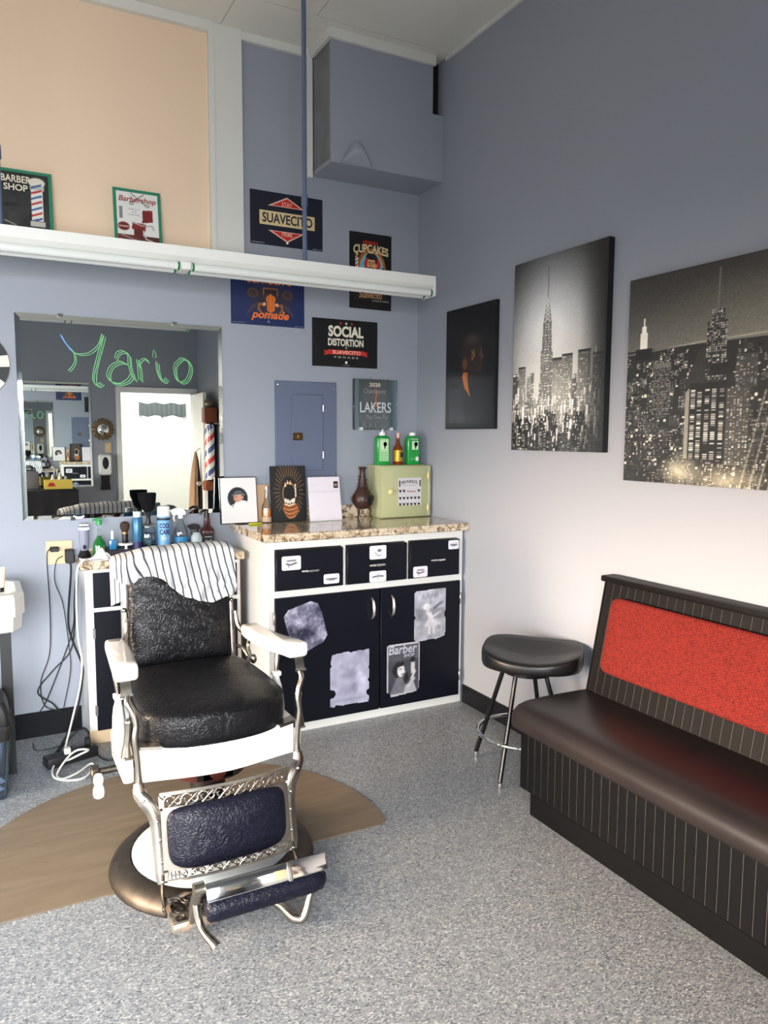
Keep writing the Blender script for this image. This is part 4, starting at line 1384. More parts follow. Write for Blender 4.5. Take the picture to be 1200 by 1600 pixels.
# backrest: pad, wooden back board, side bars
lean = Matrix.Translation((0, .347, .605)) @ Matrix.Rotation(-0.10, 4, 'X')
def padring(k, y):
    o = rrect(-.196 * (1 if k > .9 else k / .9 * 1.0), .196 * (1 if k > .9 else k / .9 * 1.0), .0, .418, .035, 5)
    cx, cz = 0, .209
    return [((x - cx) * k, y, cz + (z - cz) * k) for x, z in o]
rg = [padring(.93, .07), padring(1.0, .06), padring(1.0, .02), padring(.985, .006), padring(.95, -.004), padring(.88, -.011), padring(.7, -.018), padring(.4, -.023), padring(.15, -.024)]
bk = obj('backrest', [xf(loft([list(reversed(r)) for r in rg]), lean)], M_LEATHER, ch, angle=70)
obj('back_board', [xf(rbox(-.200, .200, .070, .088, -.01, .423, .006, 2), lean)], M_PORC, ch)
for s in (-1, 1):
    g = [tube([lean @ Vector((s * .206, .03, z)) for z in (-.06, 0, .1, .2, .235)], [.008, .009, .009, .008, .006], 8, flat=1.4, up=(1, 0, 0)),
         ball(tuple(lean @ Vector((s * .208, .03, .235))), .010)]
    g.append(tube(smooth_path([(s * .208, .355, .80), (s * .216, .345, .745), (s * .236, .315, .712), (s * .252, .270, .705)], 5), [.007, .012, .010, .009], 8))
    g.append(tube(smooth_path([(s * .250, .275, .708), (s * .238, .285, .675), (s * .240, .262, .638), (s * .238, .250, .615)], 5), [.010, .007, .007, .009], 8))
    g.append(tube(smooth_path([(s * .214, .345, .66), (s * .226, .31, .655), (s * .236, .275, .632)], 5), .007, 8))
    g.append(ball((s * .246, .242, .628), .013, .013, .019))
    obj('back_bracket', g, M_NICKEL, ch)

# arms
def arm(s):
    rings = []
    n = 16
    for k in range(n + 1):
        t = k / n
        y = .325 - .452 * t
        xc = .256 + .010 * t + .026 * t * t
        w = .036 + .0035 * math.sin(t * PI) + .001 * t
        zt = .752 + .030 * t ** 1.3 - .006 * math.sin(t * PI)
        h = .050 + .004 * t
        kk = 1.0
        if k == 0 or k == n: kk = .80
        elif k == 1 or k == n - 1: kk = .975
        if k == 1: y = .325 - .006
        if k == n - 1: y = -.127 + .006
        o = rrect(-w * kk, w * kk, -h / 2 * kk, h / 2 * kk, .013, 4)
        rings.append([(s * (xc + x), y, zt - h / 2 + z) for x, z in (o if s > 0 else o)])
    g = loft(rings if s < 0 else [list(reversed(r)) for r in rings])
    return g
for s in (-1, 1):
    a = obj('armrest', [arm(s)], M_PORC, ch, angle=60)
    obj('arm_bracket', [loft([[(s * (.292 + dx), y + dy, z + dzz) for dx, dy, dzz in ((-.016, 0, 0), (.016, 0, 0), (.016, .006, .002), (-.016, .006, .002))] for y, z in ((-.112, .731), (-.122, .722), (-.134, .700), (-.140, .685))]),
                        tube([(s * (.292 - .019), -.139, .684), (s * (.292 + .019), -.139, .684)], .0055, 8)], M_NICKEL, ch)
    # front post, S-shaped
    path = smooth_path([(s * .288, -.138, .684), (s * .291, -.150, .66), (s * .276, -.160, .625), (s * .270, -.166, .59), (s * .275, -.168, .55), (s * .270, -.166, .50), (s * .267, -.164, .44), (s * .267, -.166, .395)], 6)
    post = obj('front_post', [tube(path, [.008, .010, .0095, .009, .010, .010, .0095, .012], 10, flat=.85, up=(0, 1, 0)),
                              tube(smooth_path([(s * .292, -.118, .478), (s * .291, -.122, .52), (s * .287, -.126, .56), (s * .286, -.128, .592)], 5), [.021, .013, .0115, .013], 12),
                              ball((s * .286, -.128, .594), .0145, .0145, .013),
                              rbox(.268 if s > 0 else -.306, .306 if s > 0 else -.268, -.150, -.095, .4765, .484, .002, 1),
                              loft([[(s * x, y, z) for x, y in ((.262, -.178 + .012), (.262, -.120), (.20, -.150), (.196, -.1905))] for z in (.509, .520)])], M_NICKEL, ch)
    obj('rear_arm_support', [tube(smooth_path([(s * .284, .09, .616), (s * .288, .092, .65), (s * .292, .098, .685), (s * .285, .105, .715), (s * .276, .11, .724)], 5), [.0075, .008, .0085, .009, .008], 10), ball((s * .287, .103, .704), .014, .014, .011)], M_NICKEL, ch)
    # leg rest rail
    rp = smooth_path([(s * .268, -.168, .405), (s * .266, -.176, .372), (s * .250, -.190, .345), (s * .228, -.200, .312), (s * .219, -.206, .27), (s * .216, -.220, .20), (s * .216, -.238, .13), (s * .216, -.248, .100)], 6)
    rail = obj('leg_rest_rail', [tube(rp, [.015, .021, .0235, .024, .0235, .0235, .0225, .016], 8, flat=.42, up=(0, 1, .12))], M_NICKEL, ch)
    for (x, y, z) in ((.258, -.192, .356), (.222, -.214, .290), (.218, -.222, .232), (.217, -.236, .165), (.217, -.250, .108)):
        obj('rivet', [ball((s * x, y - .003, z), .0060, .0045, .0060, 10, 6)], M_CHROME, rail)
    # stringer to the foot platform
    obj('stringer', [tube(smooth_path([(s * .216, -.240, .125), (s * .220, -.250, .09), (s * .223, -.275, .062), (s * .224, -.33, .045)], 6), [.012, .011, .010, .009], 8, flat=.6, up=(1, 0, 0)), ball((s * .222, -.305, .050), .011)], M_NICKELD, ch)

# leg rest panel: cast frame with scrolls and a padded middle; a gently bowed surface
def lp(x, z, out=0.0):
    y = -.250 + (z - .10) * (.052 / .27) - .022 * math.cos(PI * x / .44) - out
    return (x, y, z)
def band(x0, x1, z0, z1, nx=20, th=.004):
    f = []
    for o in (0, th):
        f.append([[lp(x0 + (x1 - x0) * i / nx, z, o) for i in range(nx + 1)] for z in (z0, z1)])
    v = [p for a in f for r in a for p in r]
    n = nx + 1
    F = []
    for i in range(nx):
        F.append((2 * n + i, 2 * n + i + 1, 3 * n + i + 1, 3 * n + i))
        F.append((i + 1, i, n + i, n + i + 1))
        F.append((i, i + 1, 2 * n + i + 1, 2 * n + i))
        F.append((n + i + 1, n + i, 3 * n + i, 3 * n + i + 1))
    F.append((0, 2 * n, 3 * n, n)); F.append((nx, n + nx, 3 * n + nx, 2 * n + nx))
    return v, F
def scroll(cx, cz, r, turns, dirn, a0, out=.003):
    pts = []
    n = int(14 * turns)
    for k in range(n + 1):
        t = k / n
        a = a0 + dirn * turns * 2 * PI * t
        rr = r * (1 - .78 * t)
        pts.append(lp(cx + rr * math.cos(a), cz + rr * math.sin(a), out))
    return pts
fil = []
def scroll_band(xa, xb, zc, h, n):
    for k in range(n):
        x = xa + (xb - xa) * (k + .5) / n
        d = 1 if k % 2 else -1
        fil.append(tube(scroll(x, zc, h * .55, 1.3, d, 0 if k % 2 else PI), .0026, 5))
        fil.append(tube(smooth_path([lp(x - h * .9, zc - d * h * .5, .003), lp(x - h * .2, zc + d * h * .1, .003), lp(x + h * .3, zc + d * h * .45, .003), lp(x + h * .9, zc + d * h * .35, .003)], 4), .0026, 5))
scroll_band(-.195, .195, .346, .034, 15)
scroll_band(-.165, .165, .121, .022, 12)
for x in (-.178, .178):
    for q in (-.012, 0, .012):
        fil.append(tube([lp(x + q, .112, .003), lp(x + q, .133, .003)], .0024, 5))
    fil.append(tube([lp(x - .014, .122, .003), lp(x + .014, .122, .003)], .0024, 5))
lf = obj('leg_rest_frame', [band(-.212, .212, .364, .374), band(-.205, .205, .320, .328), band(-.203, .203, .102, .109), band(-.2, .2, .134, .141),
                            band(-.212, -.176, .141, .320, 4), band(.176, .212, .141, .320, 4), band(-.18, .18, .141, .320, 18, .002), band(-.212, -.200, .109, .134, 2), band(.200, .212, .109, .134, 2), band(-.216, -.200, .328, .364, 2), band(.200, .216, .328, .364, 2)], M_NICKEL, ch, angle=60)
obj('filigree', fil, M_NICKEL, lf)['kind'] = 'stuff'
def padpt(k, out, n=64):
    o = []
    for q in range(n):
        a = 2 * PI * q / n
        c, s_ = math.cos(a), math.sin(a)
        e = .34
        x = .197 * math.copysign(abs(c) ** e, c) * (1 - .06 * (s_ < 0) * abs(s_))
        z = .232 + .096 * math.copysign(abs(s_) ** e, s_)
        o.append(lp(x * k, .232 + (z - .232) * k, out))
    return o
obj('leg_pad', [loft([list(reversed(padpt(k, o))) for k, o in ((1.0, -.01), (1.0, .006), (.985, .013), (.95, .019), (.85, .025), (.6, .031), (.3, .034), (.1, .035))])], M_LEATHERB, ch, angle=70)

# foot platform: rim, open scrolls on top
PX, PY0, PY1, PZ = .222, -.412, -.258, .060
obj('platform_rim', [rbox(-PX, PX, PY0, PY0 + .014, .030, PZ, .004, 2), box(-PX, -PX + .012, PY0 + .014, PY1, .034, PZ), box(PX - .012, PX, PY0 + .014, PY1, .034, PZ), box(-PX, PX, PY1 - .012, PY1, .034, PZ)], M_RUSTN, ch)
sc = []
for j in range(3):
    for i in range(11):
        x = -PX + .034 + i * (2 * PX - .068) / 10
        y = PY0 + .038 + j * .042
        d = 1 if (i + j) % 2 else -1
        pts = []
        for k in range(19):
            tt = k / 18
            a = (i + j) * 1.1 + d * 1.35 * 2 * PI * tt
            rr = .022 * (1 - .75 * tt)
            pts.append((x + rr * math.cos(a), y + rr * math.sin(a), PZ - .006))
        sc.append(tube(pts, .0032, 5))
for i in range(6):
    x = -PX + .03 + i * .078
    sc.append(tube(smooth_path([(x, PY0 + .012, PZ - .009), (x + .03, PY0 + .05, PZ - .009), (x + .01, PY0 + .09, PZ - .009), (x + .045, PY1 - .01, PZ - .009)], 4), .003, 5))
obj('platform_scrollwork', sc, M_NICKELD, ch)['kind'] = 'stuff'

# flip-up foot bar
FX0, FX1 = -.150, .222
def fbar(y0, z0, y1, z1, th, x0, x1, r=.004):
    L = math.hypot(y1 - y0, z1 - z0)
    g = rbox(x0, x1, 0, L, -th / 2, th / 2, r, 2)
    return xf(g, Matrix.Translation((0, y0, z0)) @ Matrix.Rotation(math.atan2(z1 - z0, y1 - y0), 4, 'X'))
fb = obj('foot_bar', [fbar(-.530, .176, -.506, .222, .010, FX0, FX1)], M_CHROME, ch)
obj('maker_plate', [fbar(-.5305, .188, -.5195, .209, .003, .052, .086, .001)], mat('tan_enamel', S(214, 168, 120), .4), fb)
obj('cross_strap', [fbar(-.5365, .1755, -.5115, .2235, .003, .094, .108, .001)], M_NICKEL, fb)
pr = []
for x, k in ((FX0, .7), (FX0 + .008, .95), (FX0 + .03, 1), (0.03, 1), (FX1 - .05, 1), (FX1 - .015, .85), (FX1 - .002, .5)):
    pr.append([(x, -.508 + yy * k * 1.0, .146 + zz * k) for yy, zz in ((-.024, .026), (.022, .034), (.026, 0), (.016, -.030), (-.006, -.040), (-.026, -.030), (-.034, -.005))])
obj('foot_pad', [loft(pr)], M_LEATHERB, ch, angle=75)
obj('foot_bar_bracket', [tube(smooth_path([(-.166, -.405, .055), (-.166, -.425, .10), (-.164, -.452, .15), (-.160, -.488, .205)], 5), [.013, .017, .019, .016], 10, flat=.8, up=(1, 0, 0)),
                         tube(smooth_path([(-.164, -.452, .140), (-.160, -.470, .09), (-.150, -.495, .066), (-.136, -.520, .052), (-.128, -.532, .040)], 5), [.014, .012, .012, .014, .016], 10),
                         cyl((-.178, -.488, .20), (-.148, -.488, .20), .020, n=16)], M_NICKEL, ch)
obj('foot_bar_bracket', [tube(smooth_path([(.085, -.415, .045), (.105, -.455, .045), (.128, -.50, .030), (.150, -.515, .040), (.172, -.505, .09), (.195, -.495, .135)], 6), [.010, .016, .018, .014, .010, .009], 10)], M_NICKEL, ch)

# raising crank with porcelain grip
cr = obj('crank', [cyl((-.20, .16, .330), (-.355, .16, .326), .012, n=12), rbox(-.372, -.345, .135, .185, .300, .345, .004, 1), cyl((-.36, .158, .322), (-.356, .108, .318), .009, n=10)], M_NICKELD, ch)
obj('crank_grip', [xf(lathe([(.006, .045), (.012, .042), (.017, .030), (.017, .016), (.013, .006), (.018, -.006), (.020, -.022), (.017, -.036), (.008, -.043)], 18), Matrix.Translation((-.355, .10, .300)))], M_PORC, cr)

# ------------------------------------------------------------------ striped cape over the backrest
def stripe_nodes(nt, p, tc):
    uv = nt.nodes.new('ShaderNodeUVMap')
    uv.uv_map = 'weave'
    sp = nt.nodes.new('ShaderNodeSeparateXYZ')
    nt.links.new(uv.outputs['UV'], sp.inputs[0])
    m1 = nt.nodes.new('ShaderNodeMath'); m1.operation = 'FRACT'
    nt.links.new(sp.outputs[0], m1.inputs[0])
    r = ramp(nt, [(0.0, S(62, 64, 70)), (0.18, S(62, 64, 70)), (0.23, S(196, 196, 197)), (0.96, S(196, 196, 197)), (1.0, S(80, 82, 88))])
    nt.links.new(m1.outputs[0], r.inputs['Fac'])
    nt.links.new(r.outputs[0], p.inputs['Base Color'])
M_STRIPE = node_mat('striped_cotton', stripe_nodes, rough=0.85)
NU, NV = 110, 80
hemx = [-.245, -.225, -.195, -.16, -.12, -.075, -.035, 0.0, .05, .10, .15, .195, .208]
hemz = [.975, .950, .955, .970, .970, .955, .918, .885, .865, .857, .862, .872, .885]
topx = [-.245, -.20, -.14, -.08, 0, .1, .19, .208]
topz = [1.010, 1.026, 1.038, 1.044, 1.048, 1.050, 1.046, 1.040]
V, UV = [], []
for j in range(NV + 1):
    for i in range(NU + 1):
        s = i / NU
        x = -.245 + .453 * s
        zt = float(np.interp(x, topx, topz))
        zh = float(np.interp(x, hemx, hemz))
        zbk = .84 + .02 * math.sin(s * 9)
        t_ = j / NV
        lb, lr, lf_ = zt - zbk, .150, zt - zh
        L = (lb + lr + lf_) * t_
        if L < lb:
            y, z = .498, zbk + L
            k_f = 0
        elif L < lb + lr:
            a = PI * (L - lb) / lr
            y, z = .429 + .069 * math.cos(a), zt + .026 * math.sin(a)
            k_f = (L - lb) / lr
        else:
            y, z = .360, zt - (L - lb - lr)
            k_f = 1
        y -= (1.09 - min(z, 1.09)) * .10 * (1 if k_f > .5 else .9)
        d = max(0, L - lb - lr)
        amp = k_f * min(1, d / .10)
        # hanging folds, stronger and bunched at the left
        left = max(0, min(1, (-.10 - x) / .12))
        crease = max(0, 1 - abs(d - .11 - .02 * s) / .018)
        fold = -.010 * crease * (x > -.08) + .006 * math.sin(x * 60 + 9 * d) + .005 * math.sin(x * 120 - 14 * d + 1)
        fold += left * (.016 * math.sin(x * 95 + 20 * d + 1) + .012 * math.sin(40 * d + 60 * x))
        fold += .011 * math.sin(x * 31 - 17 * d + 2.0) * math.sin(d * 23 + x * 9) + .006 * math.sin(x * 83 + 37 * d)
        y -= amp * (.010 + abs(fold) * 1.1 + left * .034 + .012 * math.sin(s * PI))
        x2 = x + amp * left * .012 * math.sin(35 * d) - left * k_f * .012
        z += k_f * .004 * math.sin(x * 45) + left * amp * .006 * math.sin(80 * x + 10 * d)
        V.append((x2, y, z))
        UV.append((x * 36 - d * 7.5 + .35 * math.sin(9 * d + 5 * x) + left * .8 * math.sin(22 * d + 30 * x), L * 20))
F = []
for j in range(NV):
    for i in range(NU):
        a = j * (NU + 1) + i
        F.append((a, a + 1, a + NU + 2, a + NU + 1))
me = bpy.data.meshes.new('striped_cape')
me.from_pydata(V, [], F)
uvl = me.uv_layers.new(name='weave')
li = np.empty(len(me.loops), dtype=np.int32)
me.loops.foreach_get('vertex_index', li)
uvl.data.foreach_set('uv', np.array(UV)[li].astype(np.float32).ravel())
me.polygons.foreach_set('use_smooth', [True] * len(F))
me.materials.append(M_STRIPE)
cape = bpy.data.objects.new('striped_cape', me)
C.objects.link(cape)
cape.location = (-1.70, -1.475, 0)
sol = cape.modifiers.new('thickness', 'SOLIDIFY')
sol.thickness = 0.002
sol.offset = 1.0
tag(cape, 'white striped barber cape draped over the chair backrest', 'cape')
# ------------------------------------------------------------------ bench (booth seat) along the right wall
M_BOARD = mat('black_painted_board', S(8, 9, 12), 0.5, spec=.16)
M_BOARDB = mat('black_brown_board', S(15, 13, 14), 0.5, spec=.18)
M_GROOVE = mat('worn_groove', S(56, 55, 52), 0.7)
def vinyl_nodes(nt, p, tc):
    n = nt.nodes.new('ShaderNodeTexNoise')
    n.inputs['Scale'].default_value = 2.5
    n.inputs['Detail'].default_value = 6
    nt.links.new(tc.outputs['Object'], n.inputs['Vector'])
    r = ramp(nt, [(0.35, S(26, 22, 24)), (0.65, S(36, 30, 30))])
    nt.links.new(n.outputs['Fac'], r.inputs['Fac'])
    nt.links.new(r.outputs[0], p.inputs['Base Color'])
    n2 = nt.nodes.new('ShaderNodeTexNoise')
    n2.inputs['Scale'].default_value = 320
    nt.links.new(tc.outputs['Object'], n2.inputs['Vector'])
    b = nt.nodes.new('ShaderNodeBump')
    b.inputs['Strength'].default_value = 0.15
    b.inputs['Distance'].default_value = 0.001
    nt.links.new(n2.outputs['Fac'], b.inputs['Height'])
    nt.links.new(b.outputs['Normal'], p.inputs['Normal'])
    p.inputs['Specular IOR Level'].default_value = 0.4
M_VINYL = node_mat('dark_brown_vinyl', vinyl_nodes, rough=0.36)
def red_nodes(nt, p, tc):
    mp = nt.nodes.new('ShaderNodeMapping')
    mp.inputs['Scale'].default_value = (1, 90, 110)
    mp.inputs['Rotation'].default_value = (0.5, 0, 0)
    nt.links.new(tc.outputs['Object'], mp.inputs['Vector'])
    ck = nt.nodes.new('ShaderNodeTexVoronoi')
    ck.inputs['Scale'].default_value = 1.0
    ck.inputs['Randomness'].default_value = 0.35
    nt.links.new(mp.outputs[0], ck.inputs['Vector'])
    r = ramp(nt, [(0.1, S(120, 37, 31)), (0.5, S(102, 29, 25)), (0.8, S(72, 19, 17))])
    nt.links.new(ck.outputs['Distance'], r.inputs['Fac'])
    nt.links.new(r.outputs[0], p.inputs['Base Color'])
    b = nt.nodes.new('ShaderNodeBump')
    b.inputs['Strength'].default_value = 0.5
    b.inputs['Distance'].default_value = 0.002
    p.inputs['Specular IOR Level'].default_value = 0.2
    b.invert = True
    nt.links.new(ck.outputs['Distance'], b.inputs['Height'])
    nt.links.new(b.outputs['Normal'], p.inputs['Normal'])
M_REDF = node_mat('red_woven_fabric', red_nodes, rough=0.9)

BY0, BY1 = -1.695, -3.30
bn = thing('booth_bench', 'long black beadboard bench with dark vinyl seat and red fabric back pad', 'bench', (0, 0, 0))
obj('base_body', [box(-.489, -.015, BY1, BY0 - .002, .09, .335), box(-.482, -.015, BY1, BY0 - .06, 0, .09)], M_GROOVE, bn, smooth=False)
nb = 40
bw = (BY0 - BY1) / nb
bme = mesh_of('board', [rbox(-.008, 0, -bw / 2 + .0016, bw / 2 - .0016, .088, .335, .0006, 1)], M_BOARD)
for k in range(nb):
    inst('board', bme, bn, (-.483, BY0 - bw * (k + .5), 0))
obj('toe_board', [box(-.490, -.4825, BY1, BY0 - .06, 0, .0865)], M_BOARD, bn, smooth=False)
obj('end_panel', [box(-.4905, -.02, BY0 - .0015, BY0 + .006, .088, .335)], M_BOARD, bn, smooth=False)
# seat: thick slab with a soft rolled front
sec = [(-.150, .340), (-.525, .340), (-.538, .348), (-.545, .37), (-.543, .395), (-.533, .418), (-.512, .434), (-.47, .443), (-.38, .446), (-.28, .445), (-.150, .442)]
rings = []
for y, k in ((BY0 + .012, .96), (BY0 + .004, .99), (BY0 - .01, 1.0), (BY0 - .15, 1.0), (BY0 - .8, 1.0), (BY1, 1.0)):
    rings.append([(-.3 + (x + .3) * (k if x < -.3 else 1), y, .39 + (z - .39) * k) for x, z in sec])
obj('seat', [loft([list(reversed(r)) for r in rings])], M_VINYL, bn, angle=55)
# leaning back made of boards
lm = Matrix.Translation((-.155, 0, .440)) @ Matrix.Rotation(math.atan2(.09, .46), 4, 'Y')
obj('back_body', [xf(box(.0035, .045, BY1, BY0 - .004, -.06, .468), lm)], M_GROOVE, bn, smooth=False)
bme2 = mesh_of('board', [xf(rbox(.002, .010, -bw / 2 + .0016, bw / 2 - .0016, -.005, .466, .0006, 1), Matrix.Rotation(math.atan2(.09, .46), 4, 'Y'))], M_BOARDB)
for k in range(nb):
    inst('board', bme2, bn, (-.155, BY0 - .004 - bw * (k + .5), .440))
obj('back_end', [prism_xz([(-.160, .41), (-.012, .41), (-.012, .898), (-.066, .898)], BY0 - .003, BY0 + .005)], M_BOARD, bn, smooth=False)
obj('cap', [rbox(-.085, -.013, BY1, BY0 + .012, .898, .922, .004, 2)], M_BOARDB, bn)
pad = []
PZ0, PZ1, PYA = .100, .412, BY0 - .075
for y, k in ((PYA, .80), (PYA - .006, .9), (PYA - .02, .97), (PYA - .045, 1.0), (PYA - .5, 1.0), (BY1 + .02, 1.0)):
    zc, hh = (PZ0 + PZ1) / 2, (PZ1 - PZ0) / 2
    hz = hh * (1 if k > .99 else .86 + .14 * (k - .8) / .2)
    o = rrect(-.034 * k, .001, zc - hz, zc + hz, .016, 4)
    pad.append([(x, y, z) for x, z in o])
obj('back_pad', [xf(loft(pad), lm)], M_REDF, bn, angle=60)

# ------------------------------------------------------------------ stool
M_BLKVIN = mat('black_stool_vinyl', S(22, 21, 22), 0.30, bump=0.15, bump_scale=300)
M_BLKPIPE = mat('black_enamel_tube', S(16, 16, 18), 0.22)
st = thing('bar_stool', 'low black stool with saddle seat and chrome foot ring', 'stool', (-.255, -1.41, 0))
sa = math.atan2(-.32, .30)
ca, sn = math.cos(sa), math.sin(sa)
def srow(k, z, sad):
    o = []
    for q in range(40):
        a = 2 * PI * q / 40
        c, s_ = math.cos(a), math.sin(a)
        x = .222 * math.copysign(abs(c) ** .75, c) * k
        y = .168 * math.copysign(abs(s_) ** .75, s_) * k * (1 - .10 * (c > 0) * abs(c))
        zz = z + sad * (.030 * (x / .21) ** 2 + (.038 * (y / .168) if y > 0 else .004 * (y / .168)))
        o.append((x * ca - y * sn + .022, x * sn + y * ca - .022, zz + .010))
    return o
obj('seat', [loft([srow(.90, .475, 0), srow(.98, .478, .1), srow(1.0, .49, .35), srow(1.0, .512, .8), srow(.985, .522, 1), srow(.94, .527, 1), srow(.75, .526, 1), srow(.45, .522, 1), srow(.1, .519, 1)])], M_BLKVIN, st, angle=70)
obj('seat_plate', [cyl((.01, -.01, .455), (.01, -.01, .484), .11, n=24)], M_BLKPIPE, st)
feet = [(-.110, .207), (-.207, -.109), (.109, -.206), (.206, .110)]
for fx, fy in feet:
    tx, ty = fx * .42, fy * .42
    lg = obj('leg', [tube([(fx, fy, .028), (fx + (tx - fx) * .95, fy + (ty - fy) * .95, .44), (tx, ty, .458)], .0105, 10)], M_BLKPIPE, st)
    obj('foot_tip', [lathe([(.0125, 0), (.0135, .004), (.012, .028)], 12, (fx, fy, 0))], M_CHROME, lg)
rr = .234 - (.234 * .58) * (.175 - .028) / .43
obj('foot_ring', [tube([((rr + .016) * math.cos(a), (rr + .016) * math.sin(a), .178) for a in np.linspace(0, 2 * PI, 49)[:-1]], .0085, 10, closed=True)], M_CHROME, st)

# ------------------------------------------------------------------ floor mat under the chair
def mat_nodes(nt, p, tc):
    mp = nt.nodes.new('ShaderNodeMapping')
    mp.inputs['Scale'].default_value = (1.2, 9, 1)
    mp.inputs['Rotation'].default_value = (0, 0, 0.12)
    nt.links.new(tc.outputs['Object'], mp.inputs['Vector'])
    n = nt.nodes.new('ShaderNodeTexNoise')
    n.inputs['Scale'].default_value = 3
    n.inputs['Detail'].default_value = 8
    nt.links.new(mp.outputs[0], n.inputs['Vector'])
    r = ramp(nt, [(0.28, S(106, 93, 76)), (0.5, S(114, 100, 82)), (0.72, S(123, 109, 91))])
    nt.links.new(n.outputs['Fac'], r.inputs['Fac'])
    n2 = nt.nodes.new('ShaderNodeTexNoise')
    n2.inputs['Scale'].default_value = 6
    n2.inputs['Detail'].default_value = 4
    nt.links.new(mp.outputs[0], n2.inputs['Vector'])
    r2 = ramp(nt, [(0.69, (1, 1, 1, 1)), (0.75, (0.35, 0.30, 0.26, 1))])
    nt.links.new(n2.outputs['Fac'], r2.inputs['Fac'])
    mx = nt.nodes.new('ShaderNodeMix')
    mx.data_type = 'RGBA'
    mx.blend_type = 'MULTIPLY'
    mx.inputs['Factor'].default_value = 0.8
    nt.links.new(r.outputs[0], mx.inputs['A'])
    nt.links.new(r2.outputs[0], mx.inputs['B'])
    nt.links.new(mx.outputs['Result'], p.inputs['Base Color'])
M_MAT = node_mat('worn_tan_rubber', mat_nodes, rough=0.55)
cx, cy, r = -1.775, -1.41, .765
pts = []
for k in range(61):
    a = -.10 + (PI + .20) * k / 60
    pts.append((cx + r * math.cos(a), cy + r * math.sin(a)))
pts = [(-1.075, -1.555), (-1.045, -1.548), (-1.022, -1.527)] + pts[1:-1] + [(-2.53, -1.518), (-2.50, -1.534), (-2.46, -1.54)]
fm = obj('floor_mat', [prism([(x - cx, y - cy) for x, y in pts], 0.0005, .0045)], M_MAT, None, smooth=False, loc=(cx, cy, 0))
tag(fm, 'worn tan half-round mat on the floor under the barber chair', 'mat')
# ------------------------------------------------------------------ things on the higher counter
ZC = 1.0240
M_FRAMEB = mat('black_picture_frame', S(18, 18, 20), 0.35)
# framed portrait leaning on the wall, overhanging the counter's end
t = thing('photo_frame', 'framed white mat with an oval portrait of a man in a grey hat', 'picture frame', (-1.148, -0.075, ZC), (PI / 2 - .12, 0, 0))
w, h = .205, .250
obj('frame', [rbox(-w / 2, w / 2, 0, h, 0, .018, .002, 1)], M_FRAMEB, t)
P = Paint(76, 96, RGB(222, 218, 216))
P.ell(.47, .55, .28, .24, RGB(30, 32, 38))
P.poly([(.10, .30), (.24, .24), (.38, .44), (.5, .52), (.70, .48), (.80, .40), (.80, .2), (.1, .2)], RGB(222, 218, 216))
P.poly([(.0, .36), (.26, .30), (.34, .42), (.20, .34), (.1, .34)], RGB(222, 218, 216))
P.ell(.47, .55, .118, .088, RGB(190, 140, 118))
P.poly([(.36, .58), (.39, .50), (.46, .465), (.56, .48), (.60, .56), (.58, .62), (.40, .63)], RGB(194, 144, 120))
P.ell(.61, .56, .03, .035, RGB(180, 128, 106))
P.line([(.39, .57), (.45, .572)], .014, RGB(60, 46, 42)); P.line([(.37, .535), (.36, .525), (.39, .52)], .012, RGB(150, 100, 84)); P.line([(.40, .50), (.47, .498)], .012, RGB(130, 80, 72))
P.poly([(.30, .605), (.36, .60), (.52, .63), (.66, .60), (.68, .63), (.60, .655), (.34, .635)], RGB(116, 118, 120))
P.poly([(.36, .63), (.40, .70), (.52, .715), (.60, .69), (.62, .65), (.5, .64)], RGB(92, 94, 98))
P.line([(.37, .645), (.5, .655), (.61, .65)], .02, RGB(50, 50, 56))
P.line([(.46, .47), (.40, .42)], .02, RGB(200, 196, 196))
printed('picture', P, -w / 2 + .004, w / 2 - .004, .004, h - .004, .0186, t, rough=.3)

# tan card behind
cd = obj('tan_card', [rbox(-.05, .05, 0, .205, 0, .003, .001, 1)], mat('tan_paper', S(196, 160, 128), .8, var=.06), None, loc=(-1.015, -.040, ZC), rot=(PI / 2 - .06, 0, 0))
tag(cd, 'tan card standing behind the amber bottle', 'card')

# liquor bottle, part full
M_CLEAR = glass_mat('clear_bottle_glass', (0.93, 0.95, 0.94, 1), 0.06)
M_AMBERL = mat('amber_liquid', S(210, 120, 20), 0.1, coat=.6)
t = thing('liquor_bottle', 'clear bottle half full of amber drink between frame and painting', 'bottle', (-.995, -.085, ZC))
body = [(.024, 0), (.027, .003), (.027, .075), (.025, .09), (.013, .118), (.010, .150), (.011, .178), (.011, .184)]
obj('glass', [lathe(body, 20)], M_CLEAR, t)
obj('drink', [lathe([(.0255, .034), (.0255, .072), (.0254, .0725)], 20)], M_AMBERL, t)
obj('label', [lathe([(.0274, .004), (.0274, .032)], 20)], mat('pale_bottle_label', S(186, 160, 136), .6), t)
obj('stopper', [cyl((0, 0, .184), (0, 0, .196), .009, n=14)], M_CHROME, t)

# painting of a shouting mouth
t = thing('canvas_painting', 'black canvas painting of a shouting toothed mouth with gold rays', 'painting', (-.860, -.070, ZC), (PI / 2 - .10, 0, 0))
w, h = .205, .305
obj('canvas', [rbox(-w / 2, w / 2, 0, h, 0, .018, .002, 1)], mat('black_canvas', S(17, 16, 17), .6), t)
P = Paint(76, 112, RGB(18, 17, 18))
for q in range(34):
    a = 2 * PI * q / 34 + .05
    if -2.2 < math.atan2(math.sin(a), math.cos(a)) < -.9: continue
    r0, r1 = .27, .27 + random.uniform(.12, .2)
    P.line([(.50 + r0 * math.cos(a) * .95, .54 + r0 * math.sin(a) * 1.05), (.50 + r1 * math.cos(a), .54 + r1 * math.sin(a) * 1.15)], .014, RGB(170, 124, 70))
P.ell(.52, .50, .27, .26, RGB(18, 17, 18))
P.poly([(.34, .30), (.72, .30), (.78, .18), (.66, .06), (.50, .03), (.38, .10), (.30, .22)], RGB(150, 84, 40))
